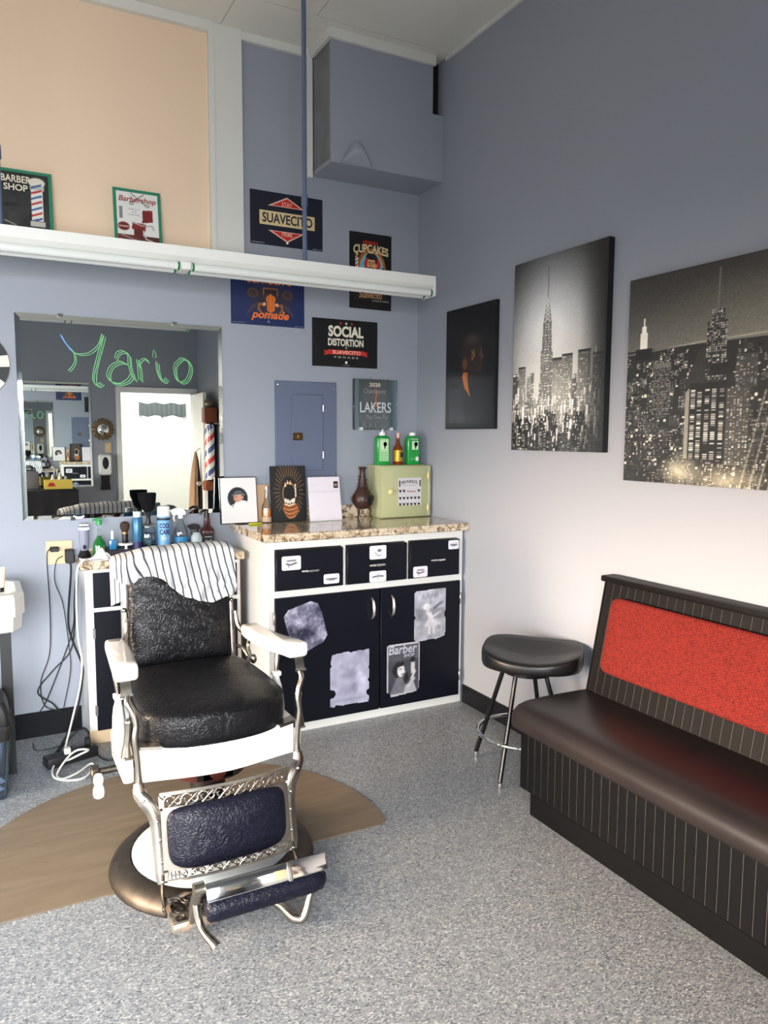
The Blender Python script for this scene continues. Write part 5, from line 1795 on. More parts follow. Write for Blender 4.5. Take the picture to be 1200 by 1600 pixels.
for q in range(6):
    yy = .26 - q * .036
    P.line([(.32 + .02 * q, yy + .01), (.46, yy - .025), (.60, yy - .02), (.76 - .02 * q, yy + .02)], .016, RGB(214, 150, 90) if q % 2 else RGB(70, 30, 16))
P.ell(.51, .49, .205, .225, RGB(120, 70, 34)); P.ell(.51, .49, .190, .208, RGB(200, 160, 110)); P.ell(.51, .49, .175, .192, RGB(20, 14, 12)); P.ell(.51, .51, .16, .16, RGB(4, 4, 5))
for x, y in ((.40, .66), (.47, .70), (.55, .69)):
    P.poly([(x - .03, y - .03), (x, y + .05), (x + .035, y - .03)], RGB(232, 190, 140))
for x in (.40, .46, .52, .58, .63):
    P.rect(x - .026, .31 + abs(x - .51) * .25, x + .022, .375 + abs(x - .51) * .3, RGB(236, 226, 206))
P.line([(.36, .31), (.50, .275), (.66, .31)], .03, RGB(236, 214, 186))
for yy in (.44, .50, .56, .62):
    P.rect(.675, yy, .705, yy + .05, RGB(226, 210, 180))
printed('picture', P, -w / 2 + .001, w / 2 - .001, .001, h - .001, .0186, t, rough=.5)

# licence certificate
t = thing('licence_certificate', 'white printed licence sheet on a stand with a tiny photo', 'certificate', (-.672, -.155, ZC), (PI / 2 - .14, 0, 0))
obj('stand', [prism([(-.098, 0), (.098, 0), (.092, .246), (-.098, .246)], 0, .006)], mat('clear_stand_plastic', S(206, 204, 208), .3), t, smooth=False)
obj('sheet', [prism([(-.096, .004), (.096, .004), (.090, .244), (-.096, .244)], .0065, .0075)], mat('licence_paper', S(222, 214, 222), .6), t, smooth=False)
obj('crease', [box(-.096, .092, .163, .1645, .0076, .0079)], M_LGREY, t, smooth=False)
P = Paint(14, 18, RGB(70, 60, 60)); P.ell(.5, .55, .28, .3, RGB(190, 150, 130)); P.ell(.5, .8, .34, .2, RGB(20, 18, 20)); P.ell(.5, .05, .45, .22, RGB(30, 30, 34))
printed('photo', P, .054, .082, .182, .220, .0080, t, rough=.4)
for x0, x1, y in ((-.09, -.03, .236), (0, .05, .236), (-.088, -.07, .210), (-.086, -.05, .200), (.02, .04, .200), (.025, .045, .190), (-.08, -.065, .172), (-.045, -.03, .172), (-.01, .005, .172), (.04, .08, .172)):
    text(t, 'n o t i c e', x0, x1, y, y + .004, .0080, M_LGREY)

# yellow-green clip lying on the counter
t = obj('plastic_clip', [rbox(-.034, .034, -.008, .008, 0, .010, .004, 2), rbox(.026, .040, -.006, .006, .001, .009, .003, 1)], mat('yellow_green_plastic', S(190, 196, 40), .4), None, loc=(-1.085, -.155, ZC), rot=(0, 0, .1))
tag(t, 'small yellow-green plastic clip lying before the photo frame', 'clip')

# clay chiminea
M_CLAY = mat('dark_brown_clay', S(58, 36, 32), 0.38, var=.25, var_scale=40, bump=.35, bump_scale=110)
t = thing('chiminea', 'small dark brown chiminea with tall neck and round mouth', 'ornament', (-.425, -.115, ZC))
ZL = .052
prof = [(.012, 0), (.036, .006), (.052, .028), (.058, .055), (.054, .080), (.042, .104), (.031, .120), (.027, .140), (.022, .170), (.0175, .205), (.016, .222), (.020, .232), (.0235, .240), (.022, .244), (.014, .240)]
bd = obj('body', [lathe([(r, z + ZL) for r, z in prof], 28)], M_CLAY, t)
def on_belly(dx, dz, out):
    zz = .052 + dz
    rr_ = float(np.interp(zz, [z for r, z in prof[:6]], [r for r, z in prof[:6]])) + out
    x_ = .020 + dx
    return (x_, -math.sqrt(max(1e-6, rr_ * rr_ - x_ * x_)), ZL + zz)
obj('mouth_rim', [tube([on_belly(.023 * math.cos(a), .033 * math.sin(a), .002) for a in np.linspace(0, 2 * PI, 29)[:-1]], .0045, 8, closed=True)], M_CLAY, t)
obj('mouth', [loft([[on_belly(.022 * k * math.cos(a), .032 * k * math.sin(a), .0012) for a in np.linspace(0, 2 * PI, 25)[:-1]] for k in (1, .6, .1)])], M_BLACK, t)
obj('collar', [lathe([(.030, ZL + .118), (.034, ZL + .122), (.030, ZL + .127)], 24)], M_CLAY, t)
for q in range(14):
    a = 2 * PI * q / 14
    obj('stud', [ball((.0245 * math.cos(a), .0245 * math.sin(a), ZL + .150 + .02 * (q % 3)), .0042, nu=8, nv=5)], M_CLAY, t)
for s in (-1, 1):
    obj('lug', [tube(smooth_path([(s * .050, .0, ZL + .085), (s * .066, -.004, ZL + .068), (s * .062, -.004, ZL + .046), (s * .054, 0, ZL + .04)], 4), .006, 8)], M_CLAY, t)
for a in (PI * .5, PI * 1.18, PI * 1.82):
    c, s_ = math.cos(a), math.sin(a)
    obj('leg', [tube(smooth_path([(.034 * c, .034 * s_, ZL + .016), (.046 * c, .046 * s_, ZL - .006), (.042 * c, .042 * s_, ZL - .028), (.056 * c, .056 * s_, .004)], 5), [.008, .006, .005, .004], 8)], M_CLAY, t)

# sage green box cabinet
M_SAGE = mat('sage_green_paint', S(178, 180, 138), 0.5, var=.03, var_scale=6)
M_BRASSH = mat('pale_brass', S(214, 200, 150), 0.35, .9)
t = thing('small_cabinet', 'small sage green cupboard with hinged door and BEARDS card', 'small cabinet', (-.181, -.024, ZC))
cw, chh, cdp = .165, .306, .176
obj('body', [rbox(-cw, cw, -cdp + .02, 0, 0, chh, .004, 2)], M_SAGE, t)
d = obj('door', [rbox(-cw, cw - .022, -cdp, -cdp + .0195, .004, chh - .004, .004, 2)], M_SAGE, t)
obj('stile', [rbox(cw - .0215, cw, -cdp, -cdp + .0195, .004, chh - .004, .003, 1)], M_SAGE, t)
obj('knob', [xf(lathe([(.006, 0), (.006, .010), (.015, .014), (.017, .022), (.012, .028), (.004, .030)], 20), Matrix.Translation((-.114, -cdp, .156)) @ Matrix.Rotation(PI / 2, 4, 'X'))], mat('cream_knob', S(226, 206, 150), .3, coat=.3), d)
for z in (.245, .056):
    obj('hinge', [prism_xz([(.110, z - .004), (.125, z - .010), (.140, z - .012), (.150, z - .024), (.160, z - .018), (.160, z + .018), (.150, z + .024), (.140, z + .012), (.125, z + .010), (.110, z + .004)], -cdp - .003, -cdp - .0003), cyl((.1435, -cdp - .004, z - .022), (.1435, -cdp - .004, z + .022), .004, n=8)], M_BRASSH, t)
card = obj('beard_card', [box(-.055, .098, -cdp - .0015, -cdp - .0003, .072, .232)], mat('card_grey_white', S(206, 202, 206), .6), d, smooth=False)
BCX, BCY = .0215, .152
def oncard(o):
    o.location = (BCX, -cdp - .0020, BCY)
    o.rotation_euler = BACK
    return o
oncard(text(card, 'BEARDS', -.056, .050, .044, .062, 0, M_LBLACK, bold=.015, arc=.006))
oncard(text(card, 'Gentlemen', -.018, .042, -.004, .008, 0, mat('dark_red_print', S(150, 40, 36), 0.5), bold=.01))
g = []
for j, yy in enumerate((.006, -.036, -.072)):
    for i in range(6):
        x = -.064 + i * .025
        if j == 0 and 1 < i < 5: continue
        pts = smooth_path([(x - .008, yy + .008, 0), (x - .006, yy - .004, 0), (x, yy - .010, 0), (x + .006, yy - .004, 0), (x + .008, yy + .008, 0), (x + .001, yy + .003, 0)], 3, closed=True)
        g.append(([tuple(p) for p in pts], [tuple(range(len(pts)))]))
g.append(box(-.05, .045, .036, .0375, 0, .0003))
for s in (-1, 1):
    g.append(box(s * .068 - .004, s * .068 + .004, .030, .066, 0, .0003))
oncard(obj('beard_drawings', g, M_LBLACK, card, smooth=False))

# bottles on the sage cupboard
M_GREENP = mat('green_bottle_plastic', S(24, 150, 60), 0.25, coat=.3)
M_LABELG = mat('pale_green_label', S(170, 220, 160), 0.5)
M_CAPW = mat('white_cap_plastic', S(236, 236, 232), 0.35)
ZS = ZC + chh + .0005
def green_bottle(x, label, dx, spout):
    t = thing('tonic_bottle', label, 'bottle', (x, -.118, ZS), group='green tonic bottles on the sage cupboard')
    sec = lambda k, z: [(px, py, z) for px, py in rrect(-.042 * k, .042 * k, -.024 * k, .024 * k, .010 * k, 4)]
    obj('body', [loft([sec(.96, 0), sec(1, .003), sec(1, .150), sec(.97, .158), sec(.62, .168), sec(.42, .170)])], M_GREENP, t, angle=50)
    obj('cap', [cyl((0, 0, .170), (0, 0, .188), .0185, n=20)] + ([cyl((0, 0, .188), (0, 0, .194), .010, n=12), tube([(0, 0, .194), (.004, -.003, .206)], [.005, .0035], 8)] if spout else []), M_CAPW, t)
    lb = obj('label', [box(-.030, .030, -.0252, -.0243, .022, .148)], M_LABELG if spout else M_GREENP, t, smooth=False)
    o = obj('mark', [box(-.020 + dx, .022 + dx, -.0262, -.0254, .088, .138)], mat('mark_pale', S(206, 228, 196), .5), t, smooth=False)
    obj('head_mark', [loft([[(.006 + dx + .012 * k * math.cos(a), -.0272, .120 + .014 * k * math.sin(a)) for a in np.linspace(0, 2 * PI, 13)[:-1]] for k in (1, .1)]), box(.0 + dx, .008 + dx, -.0272, -.0265, .094, .118)], M_LBLACK, t, smooth=False)
    for q in range(4 if spout else 1):
        tx = text(t, 'after shave', -.024, .024, .030 + q * .012, .036 + q * .012, 0, M_LWHITE if not spout else mat('deep_green_print', S(30, 110, 60), .5))
        tx.location = (0, -.0256, 0); tx.rotation_euler = BACK
    tx = text(t, 'Clubman', -.026, .026, .146, .156, 0, M_LWHITE, shear=.2)
    tx.location = (0, -.0256, 0); tx.rotation_euler = BACK
    if not spout:
        obj('barcode', [box(.010, .028, -.0262, -.0254, .022, .046)], M_LWHITE, t, smooth=False)
    return t
green_bottle(-.300, 'green tonic bottle with pour spout, left of the amber bottle', 0, True)
green_bottle(-.098, 'green tonic bottle with flat white cap at the cupboard right end', .004, False)
t = thing('amber_bottle', 'slim amber bottle with gold label between two green bottles', 'bottle', (-.193, -.115, ZS))
obj('body', [lathe([(.026, 0), (.0285, .004), (.0285, .085), (.026, .100), (.013, .120), (.0095, .135), (.009, .158)], 22)], mat('amber_glass', S(120, 52, 14), .08, coat=.6), t)
obj('label', [lathe([(.0289, .020), (.0289, .085)], 22)], mat('gold_label', S(178, 150, 40), .35, .3), t)
obj('cap', [cyl((0, 0, .158), (0, 0, .186), .0105, n=16)], mat('pink_cap', S(226, 176, 168), .35), t)
obj('head_mark', [loft([[(.008 + .012 * k * math.cos(a), -.0295 + .0015 * abs(math.cos(a)), .058 + .016 * k * math.sin(a)) for a in np.linspace(0, 2 * PI, 13)[:-1]] for k in (1, .1)])], M_LBLACK, t, smooth=False)

# ------------------------------------------------------------------ things on the lower counter
ZL0 = .9005
tr = thing('utility_tray', 'low black tray on the lower counter holding the bottles', 'tray', (-1.602, -.115, ZL0))
obj('tray', [box(-.232, .232, -.068, .075, 0, .030), box(-.232, .232, -.068, -.063, .030, .036), box(-.232, .232, .070, .075, .030, .036), box(-.232, -.227, -.063, .07, .030, .036), box(.227, .232, -.063, .07, .030, .036)], mat('black_tray_plastic', S(26, 22, 30), .45), tr, smooth=False)
ZT = ZL0 + .0305
YI = -.125
# trimmer on its charger, at the left end
t = thing('hair_trimmer', 'clear hair trimmer with a glowing blue-white light at the counter left end', 'trimmer', (-1.935, -.10, ZL0))
obj('charger', [lathe([(.030, 0), (.032, .006), (.026, .018), (.020, .034)], 20)], M_FRAMEB, t)
tb = obj('body', [lathe([(.014, .030), (.020, .050), (.023, .085), (.022, .120), (.024, .150)], 18, sy=.7)], mat('frosted_trimmer_plastic', S(136, 138, 156), .25), t)
obj('light', [lathe([(.0235, .136), (.0245, .140), (.0235, .146)], 18, sy=.75)], mat('blue_white_led', S(210, 220, 255), .4, emit=(0.55, 0.65, 1.0, 1), emit_s=14.0), t)
obj('blade', [rbox(-.024, .024, -.010, .010, .152, .166, .002, 1)], M_STEEL, t)
obj('emblem', [ball((0, -.012, .052), .009, .006, .012, 10, 6)], M_LBLACK, t)
# green pump bottle
t = thing('pump_bottle', 'clear green pump bottle next to the trimmer', 'bottle', (-1.868, -.125, ZL0))
obj('body', [lathe([(.026, 0), (.031, .004), (.031, .055), (.026, .075), (.012, .095), (.010, .105)], 20)], mat('green_liquid', S(24, 100, 42), .1, coat=.6), t)
obj('stem', [cyl((0, 0, .105), (0, 0, .160), .0085, n=14)], glass_mat('clear_plastic', (.9, .95, .92, 1), .08), t)
obj('nozzle', [cyl((0, 0, .160), (0, 0, .180), .014, n=14), tube(smooth_path([(0, 0, .178), (-.014, -.004, .186), (-.03, -.006, .182)], 4), .005, 8), rbox(-.012, .012, -.008, .008, .180, .192, .003, 1)], mat('bright_green_plastic', S(50, 150, 80), .35), t)
# small blue bottle
t = thing('small_bottle', 'tiny bright blue bottle with tall white cap', 'bottle', (-1.806, -.12, ZT))
obj('body', [rbox(-.018, .018, -.011, .011, 0, .052, .005, 2)], mat('bright_blue_liquid', S(48, 122, 168), .15, coat=.5), t)
obj('cap', [cyl((0, 0, .052), (0, 0, .095), .007, .006, n=14)], M_CAPW, t)
# shaving brush on a round white dish
t = thing('soap_dish', 'round white dish on a short stem holding a shaving brush', 'dish', (-1.742, -.12, ZT))
obj('dish', [lathe([(.012, 0), (.006, .004), (.006, .018), (.034, .021), (.037, .026), (.037, .031), (.030, .032)], 24)], M_CAPW, t)
t = thing('shaving_brush', 'brown bristled shaving brush with a black handle standing on the white dish', 'brush', (-1.746, -.12, ZT + .0325))
obj('handle', [lathe([(.014, 0), (.016, .004), (.014, .018), (.016, .036), (.014, .044)], 18)], M_FRAMEB, t)
obj('ferrule', [cyl((0, 0, .044), (0, 0, .054), .0135, n=18)], mat('copper', S(196, 130, 90), .3, 1.0), t)
obj('bristles', [lathe([(.0135, .054), (.020, .068), (.024, .084), (.021, .098), (.010, .105)], 20)], mat('badger_bristle', S(60, 44, 34), .85, var=.3, var_scale=120), t)
# blue aerosol can
t = thing('spray_can', 'slim light blue spray can with pale cap', 'spray can', (-1.687, YI, ZT))
obj('can', [lathe([(.024, 0), (.026, .003), (.026, .150), (.022, .158)], 22)], mat('light_blue_can', S(58, 108, 142), .3, .3), t)
obj('foot_band', [lathe([(.0264, .0), (.0264, .035)], 22)], mat('purple_band', S(44, 36, 84), .4), t)
obj('cap', [cyl((0, 0, .158), (0, 0, .186), .019, n=18)], mat('frosted_cap', S(206, 218, 222), .3), t)
# disinfectant jar with a neck duster
t = thing('disinfectant_jar', 'clear glass jar of bluish liquid under the black neck duster', 'jar', (-1.633, -.13, ZT))
obj('jar', [lathe([(.034, 0), (.037, .004), (.037, .094), (.031, .102), (.031, .112)], 24)], glass_mat('jar_glass', (.86, .93, .95, 1), .08), t)
obj('liquid', [lathe([(.034, .004), (.034, .075), (.033, .076)], 24)], glass_mat('pale_blue_liquid', (.55, .72, .80, 1), .05), t)
obj('steel_lid', [lathe([(.033, .1125), (.034, .116), (.026, .122), (.006, .123)], 24)], M_STEEL, t)
t = thing('neck_duster', 'black neck duster brush with flared head standing on the glass jar', 'brush', (-1.633, -.13, ZT + .1235))
def dust(k):
    out = []
    for z, wx, wy in ((0, .014, .010), (.02, .010, .009), (.045, .012, .010), (.06, .018, .014), (.075, .032, .018), (.095, .036, .020), (.125, .044, .022), (.150, .046, .022), (.155, .042, .018)):
        out.append([(wx * math.cos(a) + (z > .1) * -.004, wy * math.sin(a), z) for a in np.linspace(0, 2 * PI, 25)[:-1]])
    return out
R_ = dust(0)
obj('handle', [loft(R_[:4])], M_FRAMEB, t)
obj('bristle_head', [loft(R_[3:])], mat('black_bristle', S(11, 11, 15), .8, spec=.15, var=.3, var_scale=160), t)
# cool care can
t = thing('spray_can', 'white capped blue spray can lettered COOL CARE', 'spray can', (-1.557, YI, ZT))
obj('can', [lathe([(.030, 0), (.033, .003), (.033, .150), (.029, .156)], 26)], mat('pale_blue_can', S(120, 176, 222), .3), t)
obj('neck_band', [lathe([(.0335, .138), (.0335, .150)], 26)], M_NAVY, t)
obj('cap', [lathe([(.030, .1565), (.032, .158), (.031, .204), (.027, .208)], 24)], M_CAPW, t)
def wrap_text(t, s, half, z0, z1, r, m, **kw):
    o = text(t, s, -half, half, z0, z1, 0, m, **kw)
    me = o.data
    n = len(me.vertices)
    co = np.empty(n * 3); me.vertices.foreach_get('co', co); co = co.reshape(-1, 3)
    a = co[:, 0] / r
    new = np.stack([r * np.sin(a), -r * np.cos(a), co[:, 1]], 1)
    me.vertices.foreach_set('co', new.ravel()); me.update()
    return o
M_LNAVY = mat('navy_print', S(24, 34, 90), .5)
wrap_text(t, 'COOL', .028, .098, .124, .0342, M_LNAVY, bold=.04, shear=.15)
wrap_text(t, 'CARE', .028, .066, .092, .0342, M_LNAVY, bold=.04, shear=.15)
wrap_text(t, '5 in 1', .020, .040, .056, .0342, M_LWHITE, bold=.02, shear=.3)
# clear trigger bottle
def trigger_head(p, z, m, s=1.0, name='trigger_head'):
    return obj(name, [cyl((0, 0, z), (0, 0, z + .020 * s), .014 * s, n=16),
                      loft([[(x * s, y * s, z + zz * s) for y, zz in ((-.010, .020), (.010, .020), (.010, hh), (-.010, hh))] for x, hh in ((.024, .034), (.012, .050), (-.016, .056), (-.034, .052), (-.046, .046))]),
                      cyl((-.046 * s, 0, z + .040 * s), (-.058 * s, 0, z + .040 * s), .008 * s, n=10),
                      tube(smooth_path([(-.026 * s, 0, z + .024 * s), (-.036 * s, 0, z + .006 * s), (-.030 * s, 0, z - .014 * s)], 4), .005 * s, 8)], m, p)
t = thing('trigger_bottle', 'clear spray bottle with white trigger head', 'spray bottle', (-1.468, YI + .014, ZT))
obj('bottle', [lathe([(.034, 0), (.036, .004), (.036, .070), (.031, .088), (.016, .120), (.012, .140)], 22)], M_CLEAR, t)
obj('label', [lathe([(.0375, .018), (.0375, .048)], 22)], mat('blue_wrap_label', S(60, 140, 190), .45), t)
trigger_head(t, .140, mat('translucent_white_plastic', S(224, 226, 222), .35))
t = thing('trigger_bottle', 'small pale spray bottle with black trigger head', 'spray bottle', (-1.398, YI - .03, ZT))
obj('bottle', [lathe([(.026, 0), (.029, .004), (.028, .045), (.020, .062), (.011, .070)], 20)], mat('pale_blue_plastic', S(176, 190, 196), .35), t)
trigger_head(t, .070, M_FRAMEB, .8)
# brown pump bottle
t = thing('brown_bottle', 'dark brown bottle with black pump and shield label', 'bottle', (-1.335, -.12, ZL0))
sec = lambda k, z, kk=1.0: [(px, py, z) for px, py in rrect(-.036 * k, .036 * k, -.024 * kk, .024 * kk, min(.012 * k, .012 * kk), 4)]
obj('body', [loft([sec(.96, 0), sec(1, .004), sec(1, .095), sec(.92, .108, .95), sec(.42, .128, .6), sec(.38, .172, .55)])], mat('brown_bottle_plastic', S(64, 26, 26), .25, coat=.3), t, angle=50)
obj('pump', [cyl((0, 0, .172), (0, 0, .192), .014, n=16), tube(smooth_path([(.008, 0, .205), (-.012, -.004, .208), (-.03, -.008, .200), (-.036, -.009, .186)], 4), .007, 8), cyl((0, 0, .192), (0, 0, .210), .010, n=12)], M_FRAMEB, t)
lb = obj('label', [box(-.026, .026, -.0256, -.0243, .018, .088)], M_LBLACK, t, smooth=False)
obj('shield', [prism_xz([(-.016, .050), (0, .036), (.016, .050), (.018, .058), (.006, .054), (0, .050), (-.006, .054), (-.018, .058)], -.0265, -.0257), prism_xz([(-.020, .068), (.020, .068), (.020, .074), (-.020, .074)], -.0265, -.0257)], M_LGREY, t, smooth=False)
# crumpled tissue and folded towel
def lump(seed, sx, sy, sz, n=26):
    r = np.random.default_rng(seed)
    ph = r.uniform(0, 6, 8)
    def f(u, v):
        a, b = 2 * PI * u, v
        rad = 1 - b
        k = 1 + .18 * math.sin(5 * a + ph[0] + 4 * b) + .10 * math.sin(9 * a + ph[1] - 6 * b)
        z = sz * (1 - rad ** 2.2) * (1 + .22 * math.sin(3 * a + ph[2]) + .14 * math.sin(7 * a + ph[3])) * (.35 + .65 * b)
        return (sx * rad * k * math.cos(a), sy * rad * k * math.sin(a), max(.0006, z))
    return grid(f, n * 2, n // 2)
M_TISSUE = mat('white_tissue', S(226, 224, 222), .9)
tag(obj('tissue', [lump(3, .055, .034, .040)], M_TISSUE, None, loc=(-1.868, -.205, ZL0), angle=80), 'crumpled white tissue at the lower counter front edge', 'tissue')
tag(obj('paper_towel', [rbox(-.085, .085, -.040, .040, 0, .004, .0015, 1)], M_TISSUE, None, loc=(-1.835, -.208, ZL0 - .0), rot=(0, 0, .03)), 'flat white paper towel under the crumpled tissue', 'paper towel')
bpy.data.objects['tissue'].location.z = ZL0 + .0045
tag(obj('tissue', [lump(9, .045, .030, .035)], M_TISSUE, None, loc=(-1.270, -.150, ZL0), angle=80), 'crumpled white tissue beside the brown bottle', 'tissue')
tag(obj('dark_cloth', [lump(21, .16, .030, .050)], mat('dark_navy_cloth', S(28, 26, 44), .9), None, loc=(-1.50, -.222, ZL0), angle=80), 'dark crumpled cloth behind the striped cape', 'cloth')
ph = thing('phone', 'white edged dark red phone lying at the counter left end', 'phone', (-1.928, -.190, ZL0), (0, 0, .05))
obj('case', [rbox(-.040, .040, -.022, .022, 0, .010, .004, 2)], M_CAPW, ph)
obj('screen', [box(-.034, .034, -.018, .018, .0101, .0108)], mat('dark_red_glass', S(70, 20, 24), .15), ph, smooth=False)

# ------------------------------------------------------------------ outlet, plugs and cables
M_IVORY = mat('ivory_plastic', S(214, 190, 150), .45)
ol = thing('wall_outlet', 'ivory two-gang wall outlet with black plugs, left of the counter', 'outlet', (-2.040, -.001, .918), BACK)
obj('plate', [rbox(-.060, .060, -.058, .058, 0, .006, .002, 1)], M_IVORY, ol)
for x in (-.026, .026):
    for y in (-.021, .021):
        obj('socket', [prism(rrect(x - .015, x + .015, y - .013, y + .013, .006), .0062, .0085)], M_IVORY, ol, smooth=False)
M_CABLE = mat('black_cable', S(22, 22, 26), .5)
M_CABLEW = mat('white_cable', S(226, 224, 216), .45)
def cable(pts, r, m, label, plug=None, n=10):
    t = thing('cable', label, 'cable', pts[0])
    o = Vector(pts[0])
    P_ = smooth_path([Vector(p) - o for p in pts], n)
    obj('cord', [tube(P_, r, 7)], m, t)
    if plug:
        obj('plug', [rbox(*plug, .004, 1)], m, t, loc=-o)
    return t
Y0 = -.030
cable([(-2.062, -.045, .940), (-2.095, -.050, .935), (-2.100, -.040, .86), (-2.095, -.030, .62), (-2.105, -.028, .42), (-2.150, -.030, .28), (-2.135, -.030, .16), (-2.06, -.032, .122)], .0025, M_CABLE, 'thin black cable from the outlet upper left socket down the wall', (-2.085, -2.045, -.050, -.0105, .927, .950))
cable([(-2.030, -.045, .905), (-2.060, -.050, .88), (-2.068, -.035, .78), (-2.035, -.030, .66), (-2.015, -.028, .45), (-2.012, -.028, .32), (-2.050, -.030, .135)], .0022, M_CABLE, 'thin black cable looping behind the thick cord', None)
cable([(-1.998, -.060, .875), (-1.996, -.060, .82), (-2.015, -.050, .60), (-2.005, -.045, .50), (-1.962, -.060, .36), (-1.960, -.070, .30), (-1.985, -.080, .16), (-2.03, -.12, .06), (-2.08, -.20, .012), (-2.10, -.26, .010), (-2.06, -.30, .020), (-2.045, -.32, .040)], .0050, M_CABLE, 'thick black power cord hanging from the outlet to the power strip', (-2.018, -1.978, -.062, -.0105, .868, .935))
cable([(-1.975, -.040, .78), (-1.985, -.035, .66), (-1.990, -.032, .56), (-2.020, -.030, .45), (-2.12, -.030, .20), (-2.16, -.030, .13)], .0030, M_CABLE, 'black cable running slantwise down to the baseboard at left')
cable([(-1.968, -.036, .80), (-1.985, -.036, .56), (-2.010, -.030, .42), (-2.095, -.030, .33), (-2.165, -.028, .235), (-2.10, -.028, .165), (-2.075, -.030, .128)], .0035, M_CABLE, 'black cable kinked against the wall above the baseboard')
# white extension cord: from the counter down to the strip, with loops on the floor
cable([(-1.935, -.235, .908), (-1.965, -.268, .905), (-1.988, -.262, .86), (-1.990, -.20, .70), (-1.985, -.16, .52), (-1.970, -.15, .40), (-1.985, -.17, .28), (-2.035, -.24, .13), (-2.075, -.34, .045), (-2.085, -.42, .022), (-2.020, -.46, .055), (-1.985, -.44, .060), (-2.030, -.42, .060), (-2.075, -.45, .045), (-2.125, -.52, .010), (-2.110, -.58, .0065), (-2.045, -.545, .0065), (-1.985, -.475, .0065), (-1.972, -.500, .0065), (-2.015, -.60, .0065), (-2.07, -.615, .0065), (-2.135, -.56, .0065), (-2.140, -.47, .012), (-2.105, -.375, .022), (-2.082, -.36, .045), (-2.072, -.405, .066)], .0048, M_CABLEW, 'white extension cord looping from the counter to the power strip', (-2.086, -2.058, -.430, -.398, .0505, .078))
t = thing('power_strip', 'black power strip on the floor beside the shallow cabinet', 'power strip', (-2.055, -.385, 0), (0, 0, .28))
obj('housing', [rbox(-.115, .115, -.035, .035, 0.001, .048, .005, 2)], mat('black_strip_plastic', S(24, 24, 26), .45), t)
for x in (-.08, -.04, 0, .04, .08):
    obj('socket', [prism(rrect(x - .012, x + .012, -.013, .013, .004), .0482, .0495)], M_LBLACK, t, smooth=False)
cable([(-1.975, -.345, .050), (-1.97, -.32, .10), (-1.995, -.22, .085), (-2.06, -.22, .03), (-2.12, -.29, .008), (-2.17, -.36, .008), (-2.15, -.415, .012), (-2.11, -.40, .02)], .0050, M_CABLE, 'thick black cord arching over the power strip', (-1.990, -1.965, -.360, -.335, .0505, .085))
cable([(-1.945, -.385, .012), (-1.925, -.44, .006), (-1.895, -.475, .006), (-1.84, -.46, .006), (-1.80, -.40, .006)], .0040, M_CABLE, 'short black cord on the floor towards the chair')
cable([(-2.20, -.10, .006), (-2.19, -.20, .006), (-2.10, -.20, .006), (-2.04, -.13, .006), (-2.045, -.06, .012)], .0022, M_CABLE, 'thin black cord lying along the baseboard')

# ------------------------------------------------------------------ wash basin and bin at the left edge
t = thing('wash_basin', 'white moulded shampoo basin on a black stand at the left edge', 'sink', (-2.43, -.38, 0))
out = [(.205, .15), (.205, -.11), (.165, -.19), (-.165, -.19), (-.205, -.11), (-.205, .15), (-.15, .21), (.15, .21)]
def bz(k, z): return [(x * k, y * k, z) for x, y in reversed(out)]
obj('bowl', [loft([bz(.80, .665), bz(.93, .675), bz(.955, .735), bz(1.0, .74), bz(1.0, .815), bz(.97, .832), bz(.85, .832), bz(.78, .78), bz(.4, .72)])], mat('white_basin_plastic', S(226, 222, 214), .3), t, smooth=False)
sd = obj('stand', [box(.105, .150, -.03, .03, .0, .664), box(-.150, -.105, -.03, .03, .0, .664), box(-.105, .105, -.015, .015, .60, .64)], mat('black_metal_stand', S(20, 20, 22), .4), t, smooth=False)
t = thing('cream_tube', 'cream squeeze tube standing on its dark cap on the basin', 'tube', (-2.315, -.47, .8325))
obj('cap', [cyl((0, 0, 0), (0, 0, .020), .016, n=16)], M_FRAMEB, t)
obj('tube', [loft([[(.020 * kx * math.cos(a), .020 * ky * math.sin(a), z) for a in np.linspace(0, 2 * PI, 21)[:-1]] for z, kx, ky in ((.020, .9, .9), (.03, 1, 1), (.07, 1.1, .7), (.105, 1.25, .1))])], mat('cream_tube_plastic', S(226, 208, 176), .4), t)
t = thing('waste_bin', 'clear plastic bin with a black liner at the left edge', 'bin', (-2.465, -.56, 0))
def bring(k, z, r=.02): return [(x, y, z) for x, y in rrect(-.165 * k, .165 * k, -.12 * k, .12 * k, r, 3)]
obj('bin', [loft([bring(.84, .003), bring(1.0, .30), bring(1.04, .302), bring(1.04, .318), bring(.98, .318), bring(.82, .010)])], glass_mat('cloudy_bin_plastic', (.70, .80, .90, 1), .10, .15), t)
obj('liner', [loft([bring(.955, .25), bring(.97, .29), bring(.985, .321), bring(.97, .36), bring(.90, .40), bring(.86, .41)]), ], mat('black_liner', S(24, 24, 26), .4), t)
obj('paper_waste', [mv(lump(5, .125, .085, .20), 0, 0, .02)], M_TISSUE, t)
